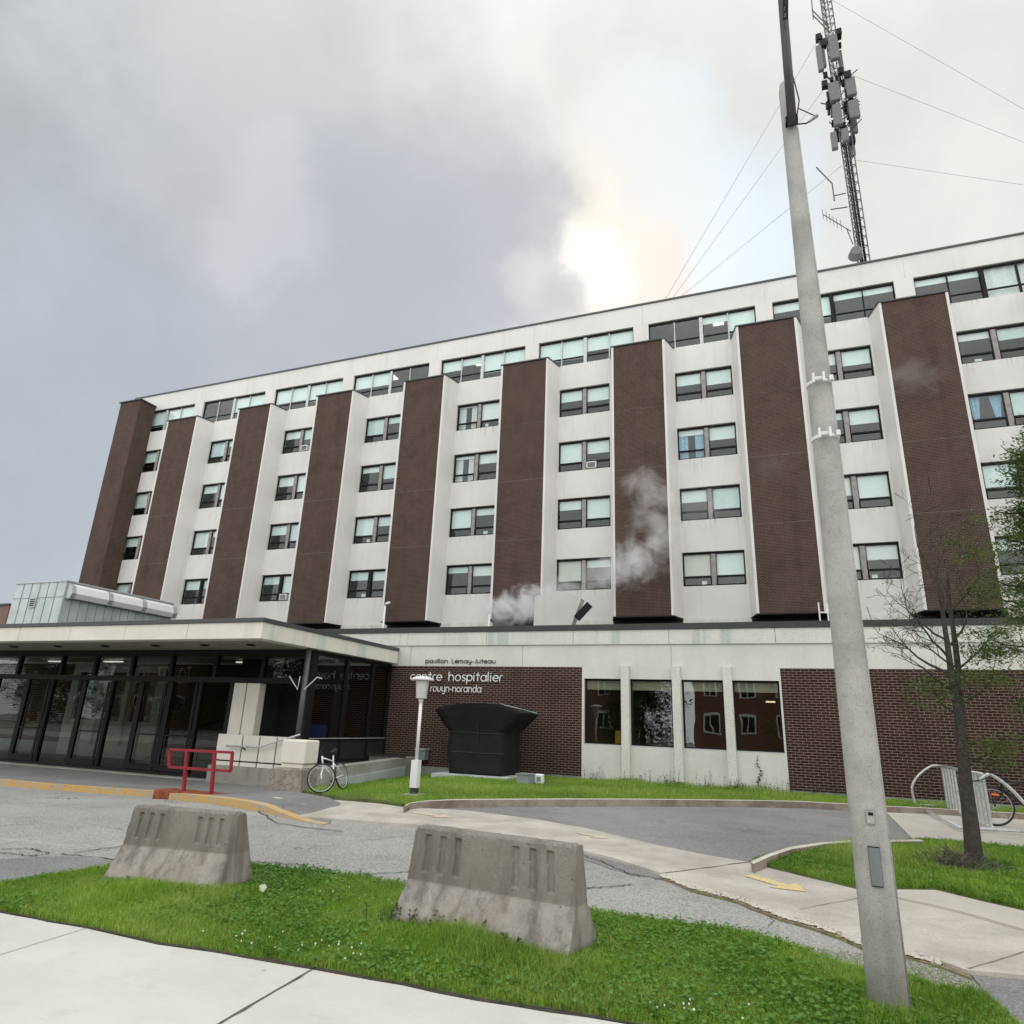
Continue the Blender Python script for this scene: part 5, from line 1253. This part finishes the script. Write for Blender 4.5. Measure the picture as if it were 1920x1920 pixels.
pe = [(x, y-.13) for x, y in path_near[7:16]]+[(x, y) for x, y in path_near[7:16][::-1]]
grass('weeds', pe, 3500, .012, .035, .002, .0, 32, label='thin strip of weeds growing along the broken path edge')
# gravel
sheet('gravel_bed', gp, .006, m_asphalt('grey brown gravel', (.24, .225, .20), (.32, .305, .28), 0, .9), .02)
q, r_ = scatter(gp, 2600, 77); mbg = MB()
for x, y in q:
    s = r_.uniform(.004, .014); z = gz(x, y)+s*.4; a_ = r_.uniform(0, 3)
    vs = [(x+s*math.cos(a_+k*PI/2)*r_.uniform(.7, 1.2), y+s*math.sin(a_+k*PI/2), z) for k in range(4)]+[(x, y, z+s*.7), (x, y, z-s)]
    mbg.add(vs, [(0, 1, 4), (1, 2, 4), (2, 3, 4), (3, 0, 4)])
tag(mbg.build('gravel', M['grit']), 'loose pale gravel scattered right of the concrete pole', 'gravel', kind='stuff')
q, r_ = scatter([(x, y-.08) for x, y in path_near[6:15]]+[(x, y+.03) for x, y in path_near[6:15][::-1]], 700, 78); mbg = MB()
for x, y in q:
    s = r_.uniform(.008, .03); z = gz(x, y)+.02+s*.4; a_ = r_.uniform(0, 3)
    vs = [(x+s*math.cos(a_+k*PI/2)*r_.uniform(.7, 1.2), y+s*math.sin(a_+k*PI/2), z) for k in range(4)]+[(x, y, z+s*.7)]
    mbg.add(vs, [(0, 1, 4), (1, 2, 4), (2, 3, 4), (3, 0, 4)])
tag(mbg.build('rubble', M['curb']), 'crumbled concrete chips along the broken path edge', 'rubble', kind='stuff')
# white clover heads in drifts
def flowers(cs, n, o, seed, label):
    r2 = random.Random(seed); mb = MB()
    for k in range(n):
        cx_, cy_, s = r2.choice(cs); x = r2.gauss(cx_, s); y = r2.gauss(cy_, s*.5); z = gz(x, y)+o+r2.uniform(.05, .08); r_ = r2.uniform(.004, .0075)
        mb.lathe((x, y, z), [(r_*.5, 0), (r_, r_), (r_*.6, r_*1.8)], 6)
    tag(mb.build('clover_flowers', M['white_paint']), label, 'flowers', kind='stuff')
def gx(x, y, o=.05): p = on_g(x, y, o); return (p.x, p.y)
flowers([(*gx(690, 1695), .22), (*gx(600, 1790), .3), (*gx(1290, 1905), .2), (*gx(640, 1790), .2), (*gx(480, 1770), .2)], 42, .03, 2, 'tiny white clover heads in the verge grass')
flowers([(*gx(735, 1460), .3), (*gx(840, 1478), .45)], 60, .08, 3, 'tiny white clover heads in the lawn by the lamp post')
lf = on_g(491, 1670, .09); mb = MB(); mb.add([(lf.x-.03, lf.y, lf.z), (lf.x+.02, lf.y-.01, lf.z-.01), (lf.x+.045, lf.y+.01, lf.z+.03), (lf.x+.01, lf.y+.01, lf.z+.055), (lf.x-.035, lf.y, lf.z+.04)], [(0, 1, 2, 3, 4)])
o = mb.build('fallen_leaf', plain('pale leaf', (.55, .60, .42), .7)); o.modifiers.new('s', 'SOLIDIFY').thickness = .003; tag(o, 'single pale upturned leaf in the grass right of the left barrier', 'leaf')
# weeds against the white wall and along the verge
def stems(name, pts, hmin, hmax, seed, label, leaf=.012):
    r2 = random.Random(seed); mb = MB()
    for x, y, z, sc in pts:
        h = r2.uniform(hmin, hmax)*sc; lx, ly = r2.uniform(-.2, .2)*h, r2.uniform(-.2, .2)*h; mb.tube([(x, y, z), (x+lx*.4, y+ly*.4, z+h*.5), (x+lx, y+ly, z+h)], [.003, .002, .001], 3, False)
        for k in range(int(h*55)+4):
            t = r2.uniform(.15, 1); a_ = r2.uniform(0, 2*PI); s = leaf*r2.uniform(.6, 1.6); p = Vector((x+lx*t, y+ly*t, z+h*t)); d = Vector((math.cos(a_), math.sin(a_), r2.uniform(-.1, .8)))*s*2.2; sd2 = Vector((-math.sin(a_), math.cos(a_), 0))*s*.55
            mb.quad(p, p+d*.5-sd2, p+d, p+d*.5+sd2)
    return tag(mb.build(name, M['shrub']), label, 'weeds', kind='stuff')
r2 = random.Random(8); pts = []
for x0, s in ((-5.0, .25), (-3.6, .3), (-2.9, .15), (-2.0, .25), (-1.25, .15), (-.75, .2), (-.1, .15), (.8, .3), (-6.4, .5)):
    for k in range(16): pts.append((r2.gauss(x0, s), 19.38-abs(r2.gauss(0, .1)), -1.37, r2.choice([1, 1, .6, 1.3])))
stems('wall_weeds', pts, .12, .34, 5, 'wispy green weeds growing along the foot of the white wall', .014)
pts = []
for x, y in G([(x, y) for x, y in zip(range(560, 720, 9), [1640+k*1.2 for k in range(18)])])+G([(1200+k*13, 1733+k*2.5) for k in range(22)]): 
    if r2.random() < .75: pts.append((x, y-.03, -1.57, 1))
stems('verge_weeds', pts, .05, .12, 6, 'small upright weeds along the asphalt edge of the verge', .007)
pts = [(r2.gauss(-2.75, .22), 5.38+r2.uniform(-.08, .05), -1.57, 1) for k in range(40)]+[(r2.gauss(-2.1, .25), 5.18+r2.uniform(-.06, .04), -1.57, .8) for k in range(24)]+[(r2.gauss(-5.1, .4), 5.2+r2.uniform(-.06, .04), -1.58, .8) for k in range(26)]
stems('barrier_weeds', pts, .06, .17, 7, 'dark leafy weeds at the foot of the barriers', .014)
vn = thing('wall_vine', (-.72, 19.45, -1.4), 'thin dark vine climbing the white wall left of the right brick panel', 'vine'); mb = MB()
vp = curve_smooth([(-.75, 19.46, -1.42), (-.72, 19.46, -1.1), (-.66, 19.46, -.9), (-.74, 19.46, -.7), (-.70, 19.46, -.5)], 5); mb.tube(vp, .006, 4); mb.build('stem', M['twig'], vn)
mb = MB(); r2 = random.Random(9)
for p in vp[::1]*2:
    if r2.random() < .8 and p.z < -.6: c = p+Vector((r2.uniform(-.04, .04), -.02, r2.uniform(-.03, .03))); s = r2.uniform(.015, .03); mb.quad(c+Vector((-s, 0, 0)), c+Vector((0, -.01, -s)), c+Vector((s, 0, 0)), c+Vector((0, .01, s)))
mb.build('leaves', M['shrub'], vn)

# trees
def grow(mb, tips, p, d, L, r, depth, rg, bend=.25, up=.12, split=(2, 3), shrink=.72, minr=.004):
    n = 4; pts = [p.copy()]; rad = [r]; q = p.copy(); dd = d.copy()
    for i in range(n):
        dd = (dd+Vector((rg.uniform(-bend, bend), rg.uniform(-bend, bend), rg.uniform(-bend, bend)+up*.5))).normalized()
        q = q+dd*L/n; pts.append(q.copy()); rad.append(max(r*(1-.45*(i+1)/n), minr*.6))
        if depth > 0 and i > 0 and rg.random() < .75:
            sd_ = (dd.cross(Vector((rg.uniform(-1, 1), rg.uniform(-1, 1), rg.uniform(-1, 1))))).normalized()
            grow(mb, tips, q.copy(), (dd*.55+sd_*.8).normalized(), L*shrink*rg.uniform(.6, 1), rad[-1]*.6, depth-1, rg, bend, up, split, shrink, minr)
    mb.tube(pts, rad, 7 if r > .03 else (5 if r > .01 else 3), False); tips.append((q.copy(), dd.copy(), depth))
    if depth > 0:
        for _ in range(rg.choice(split)-1):
            sd_ = (dd.cross(Vector((rg.uniform(-1, 1), rg.uniform(-1, 1), rg.uniform(-1, 1))))).normalized()
            grow(mb, tips, q.copy(), (dd*.8+sd_*.5).normalized(), L*shrink, rad[-1]*.8, depth-1, rg, bend, up, split, shrink, minr)
def sprays(centers, n_each, spread, size, seed, droop=.3, name='foliage', mt=None, parent=None, org=None):
    """clumps of small narrow leaf faces"""
    r_ = np.random.default_rng(seed); Cn = np.array([tuple(c) for c in centers]); m = len(Cn)*n_each
    base_ = np.repeat(Cn, n_each, 0)+r_.normal(0, 1, (m, 3))*np.array(spread)
    base_[:, 2] -= droop*np.hypot(base_[:, 0]-np.repeat(Cn[:, 0], n_each), base_[:, 1]-np.repeat(Cn[:, 1], n_each))
    a_ = r_.uniform(0, 2*PI, m); el = r_.uniform(-.6, .7, m); s = size*r_.uniform(.6, 1.5, m)
    D = np.stack([np.cos(a_)*np.cos(el), np.sin(a_)*np.cos(el), np.sin(el)], 1); U = np.stack([-np.sin(a_), np.cos(a_), r_.uniform(-.5, .5, m)], 1)
    V = np.zeros((m, 4, 3)); V[:, 0] = base_; V[:, 1] = base_+D*s[:, None]*.5+U*s[:, None]*.17; V[:, 2] = base_+D*s[:, None]; V[:, 3] = base_+D*s[:, None]*.5-U*s[:, None]*.17
    if org is not None: V -= np.array(tuple(org))
    o = mesh_np(name, V.reshape(-1, 3), [np.arange(m)[:, None]*4+np.arange(4)[None]], np.repeat(r_.random(m)**2, 4), mt or M['cedar'], None)
    if parent is not None: o.parent = parent
    return o
tb = on_g(1826, 1622, .06); tb = Vector((tb.x, tb.y, tb.z)); YT = tb.y
tree = thing('half_bare_tree', tuple(tb), 'thin dark half dead tree with bare twigs standing in the grass island', 'tree')
T = lambda x, y, dy=0.: on_y(x, y, YT+dy)
rg = random.Random(12); mb = MB(); tips = []
tr1 = curve_smooth([tb-Vector((0, 0, .1)), T(1822, 1560), T(1812, 1480), T(1804, 1400), T(1797, 1340), T(1788, 1290), T(1778, 1220), T(1768, 1150), T(1766, 1100)], 3)
mb.tube(tr1, [max(.018, .112*(1-.84*(i/(len(tr1)-1))**.75)) for i in range(len(tr1))], 14, True)
tr2 = curve_smooth([T(1806, 1420, .05), T(1802, 1340, .12), T(1799, 1280, .2), T(1790, 1200, .25), T(1782, 1140, .3), T(1776, 1075, .3)], 3)
mb.tube(tr2, [max(.014, .06*(1-.7*i/(len(tr2)-1))) for i in range(len(tr2))], 10)
for i, (bx_, by_, ex, ey, dy, r_, dp) in enumerate([(1797, 1300, 1690, 1240, -.3, .022, 3), (1788, 1270, 1640, 1190, .3, .022, 3), (1780, 1235, 1680, 1140, -.4, .018, 3), (1775, 1200, 1655, 1110, .2, .016, 3), (1770, 1160, 1720, 1030, -.2, .016, 3),
        (1800, 1345, 1700, 1290, .4, .016, 2), (1806, 1400, 1725, 1370, -.3, .012, 2), (1782, 1210, 1860, 1130, -.3, .018, 3), (1790, 1260, 1880, 1190, .2, .018, 3), (1797, 1320, 1890, 1290, -.4, .016, 2), (1808, 1440, 1870, 1380, .2, .015, 2),
        (1776, 1150, 1790, 990, .1, .016, 3), (1770, 1130, 1750, 960, .2, .015, 3), (1780, 1150, 1850, 1040, .1, .014, 3), (1812, 1470, 1850, 1440, -.3, .010, 1), (1790, 1250, 1720, 1200, -.7, .014, 3)]):
    a = T(bx_, by_); b = T(ex, ey, dy); L = (b-a).length; grow(mb, tips, a, (b-a).normalized(), L*.62, r_*1.0, dp, rg, .25, .10, (2, 3), .64, .0050)
mb.build('trunk', M['wood_bark'], tree, smooth=True)
cs = [t[0] for t in tips if t[0].x > 2.45 and rg.random() < .20]+[T(1750+rg.uniform(-25, 35), 1300+rg.uniform(-40, 30), rg.uniform(-.3, .3)) for _ in range(9)]+[T(1830+rg.uniform(-30, 60), 1230+rg.uniform(-50, 60), rg.uniform(-.4, .4)) for _ in range(16)]+[T(1860+rg.uniform(-30, 40), 1400+rg.uniform(-20, 20), rg.uniform(-.3, .3)) for _ in range(6)]
sprays(cs, 130, (.13, .13, .055), .05, 4, .25, 'crown', M['cedar'], tree, tb)
# brush pile at its foot
bp_ = thing('brush_pile', (tb.x-.25, tb.y-.6, tb.z), 'dead brown twigs heaped around the foot of the bare tree', 'brush'); mb = MB(); r2 = random.Random(5)
for k in range(420):
    a_ = r2.uniform(0, 2*PI); rr = abs(r2.gauss(0, .36)); c = Vector((tb.x-.3+math.cos(a_)*rr, tb.y-.45+math.sin(a_)*rr*.7, tb.z+max(0, .2-.25*rr)*r2.random()))
    d = Vector((r2.uniform(-1, 1), r2.uniform(-1, 1), r2.uniform(-.15, .6))).normalized()*r2.uniform(.06, .22)
    mb.tube([c, c+d*.5+Vector((0, 0, .01)), c+d], [.004, .003, .0015], 3, False)
mb.build('twigs', M['twig'], bp_)
sheet('soil_and_shade', [(tb.x-.35+math.cos(k*PI/9)*(.55+.12*math.sin(k*3.1)), tb.y-.5+math.sin(k*PI/9)*(.42+.1*math.cos(k*2.3))) for k in range(18)], .068, M['soil'], .02)
# conifer at the right edge
cf = thing('conifer', (4.6, 12.2, -1.45), 'green evergreen reaching in from the right edge', 'tree')
mb = MB(); tips = []; rg = random.Random(31); bx0 = Vector((4.95, 12.3, -1.45))
mb.tube([bx0, bx0+Vector((-.05, 0, 3)), bx0+Vector((0, 0, 6.6))], [.16, .10, .02], 12)
cs = []; 
for k in range(115):
    z = rg.uniform(.15, 1)**.9*6.2+.7; Rm = 1.95*(1-.55*abs(z-3.3)/3.6); a_ = rg.uniform(0, 2*PI) if rg.random() < .5 else rg.uniform(PI*.7, PI*1.5)
    e = bx0+Vector((math.cos(a_)*Rm*rg.uniform(.6, 1.1), math.sin(a_)*Rm*rg.uniform(.6, 1.1), z)); s0 = bx0+Vector((0, 0, z-.3)); mid_ = (s0+e)/2+Vector((0, 0, rg.uniform(-.1, .2)))
    pts_ = curve_smooth([s0, mid_, e, e+(e-mid_)*.25+Vector((0, 0, .12))], 3); mb.tube(pts_, [max(.005, .028*(1-i/len(pts_))) for i in range(len(pts_))], 5, False)
    grow(mb, tips, mid_, (e-mid_).normalized(), .5, .008, 1, rg, .3, .05)
    if not (1.6 < z < 3.0 and rg.random() < .6):
        for t in (.45, .62, .8, 1.0): cs.append(mid_.lerp(e, t)+Vector((rg.uniform(-.12, .12), rg.uniform(-.12, .12), rg.uniform(-.05, .1))))
mb.build('trunk', M['wood_bark'], cf, smooth=True)
sprays(cs, 175, (.15, .15, .07), .06, 6, .35, 'crown', M['cedar'], cf, (4.6, 12.2, -1.45))

# ------------------------------------------------------------------ steam
S.cycles.volume_bounces = 6
def steam():
    m = bpy.data.materials.new('steam'); m.use_nodes = True; t = m.node_tree; t.nodes.clear(); b = NB(t)
    v = b.n('ShaderNodeTexCoord').outputs['Object']
    n = b.n('ShaderNodeTexNoise', {'Vector': v, 'Scale': 1.0, 'Detail': 8, 'Roughness': .66, 'Distortion': 1.2}).outputs[0]
    tot = None
    for (x, y, z), (rx, ry, rz_), dn in PUFFS:
        d = b.n('ShaderNodeVectorMath', {0: v, 1: (-x, -y, -z)}, operation='ADD').outputs[0]; d = scalev(b, d, (1/rx, 1/ry, 1/rz_))
        ln = b.n('ShaderNodeVectorMath', {0: d}, operation='LENGTH').outputs['Value']
        f = b.math('MULTIPLY', b.mr(b.math('ADD', ln, b.math('MULTIPLY', b.math('SUBTRACT', n, .5), -3.2)), 1.0, .25), dn)
        tot = f if tot is None else b.math('ADD', tot, f)
    pv = b.n('ShaderNodeVolumePrincipled', {'Color': (1, 1, 1), 'Density': tot, 'Anisotropy': .1})
    t.links.new(pv.outputs[0], b.n('ShaderNodeOutputMaterial').inputs[1]); return m
def pf(x, y, Y, rx, rz_, dn, ry=.9): p = on_y(x, y, Y); return ((p.x, Y, p.z), (rx, ry, rz_), dn)
PUFFS = [pf(940, 1140, 28.8, 1.1, .8, 2.0), pf(985, 1135, 28.9, 1.2, .9, 2.0), pf(1025, 1120, 28.9, .9, .6, .6), pf(1000, 1112, 28.9, .8, .5, .7), pf(1065, 1100, 29.0, 1.1, .6, .38), pf(1100, 1088, 29.2, 1.0, .7, .40), pf(1140, 1075, 29.3, 1.1, .8, .42), pf(1215, 965, 29.7, 1.1, 1.1, .26), pf(1175, 1062, 29.4, 1.3, 1.0, .55), pf(1205, 1045, 29.6, 1.5, 1.2, .55), pf(1235, 1010, 29.6, 1.2, 1.5, .40),
         pf(1205, 905, 29.8, 1.2, .9, .38), pf(1240, 930, 29.8, 1.1, .8, .22), pf(1320, 950, 30.0, 1.8, 1.0, .12), pf(1715, 705, 30.0, 1.3, .9, .09), pf(1450, 870, 30.0, 1.3, .7, .05)]
mb = MB(); a = on_y(915, 1170, 28.7); b_ = on_y(1780, 640, 30); mb.box(a.x-.8, b_.x+1, 28.0, 30.78, 2.75, 16.5)
st_ = mb.build('steam', steam()); tag(st_, 'white steam drifting up from the podium roof across the brick piers', 'steam', kind='stuff')

# ------------------------------------------------------------------ the street behind the viewer (seen in the window reflections)
def brick_house(x0, x1, y0, y1, h, label, face):
    t = thing('brick_house', ((x0+x1)/2, (y0+y1)/2, -1.6), label, 'house', 'red brick houses across the street'); yf = y1
    MB().box(x0, x1, y0, y1, -1.6, h).build('wall', M['red_brick'], t)
    mb = MB(); mb.prism([(y0-.3, h), (y1+.3, h), ((y0+y1)/2, h+2.2)], 'x', x0-.3, x1+.3); mb.build('roof', M['dark_metal'], t)
    n = int((x1-x0)/2.6)
    for k in range(n):
        for z in ([.0, 2.9, 5.6] if h > 7 else [.0, 2.9]):
            if z+1.4 > h: continue
            cx_ = x0+(k+.5)*(x1-x0)/n
            f = MB().box(cx_-.62, cx_+.62, yf+.002, yf+.09, z-.1, z+1.45).build('window', M['white_paint'], t)
            mb = MB(); mb.box(cx_-.5, cx_-.04, yf+.09, yf+.10, z, z+1.3); mb.box(cx_+.04, cx_+.5, yf+.09, yf+.10, z, z+1.3); mb.build('pane', M['frame'], f)
brick_house(-6.8, 1.5, -27, -19, 5.2, 'red brick house with white windows mirrored in the podium glazing, left of the mirrored gap', 0)
brick_house(6.5, 17, -28, -20, 5.6, 'red brick house with white windows mirrored in the podium glazing, right of the mirrored gap', 0)
brick_house(-25, -13, -28, -20, 5.0, 'red brick house mirrored in the leftmost podium window', 0)
brick_house(-66, -52, -30, -22, 4.6, 'red brick house mirrored in the entrance glazing', 0)
for (x, y, h) in ((3.8, -17.5, 6.5), (-11, -19, 7.5), (19, -17, 7), (-34, -18, 8), (-40, -20, 7), (-46, -19, 8.5), (-51, -21, 6.5), (-69, -20, 8), (-76, -21, 7.5)):
    t = thing('street_tree', (x, y, -1.6), 'leafy tree mirrored in the glazing, %s' % {3.8: 'between two brick houses', -11: 'left of the first brick house', 19: 'at the far right end', -34: 'nearest the right entrance doors', -40: 'second from the right doors', -46: 'the tallest by the doors', -51: 'close by the low brick house', -69: 'beyond the low brick house', -76: 'at the far left end'}[x], 'tree', 'trees across the street')
    MB().tube([(x, y, -1.7), (x, y, h*.55)], [.2, .1], 8).build('trunk', M['wood_bark'], t)
    rg = random.Random(int(x*7)); cs = [Vector((x+rg.gauss(0, 1.3), y+rg.gauss(0, 1.3), h*.55+rg.gauss(0, 1.5))) for _ in range(110)]+[Vector((x+rg.gauss(0, 1.6), y+rg.gauss(0, .8), rg.uniform(-1.2, 2.5))) for _ in range(60)]
    sprays(cs, 110, (.4, .4, .35), .30, int(abs(x)), 0, 'crown', M['shrub'], t, (x, y, -1.6))
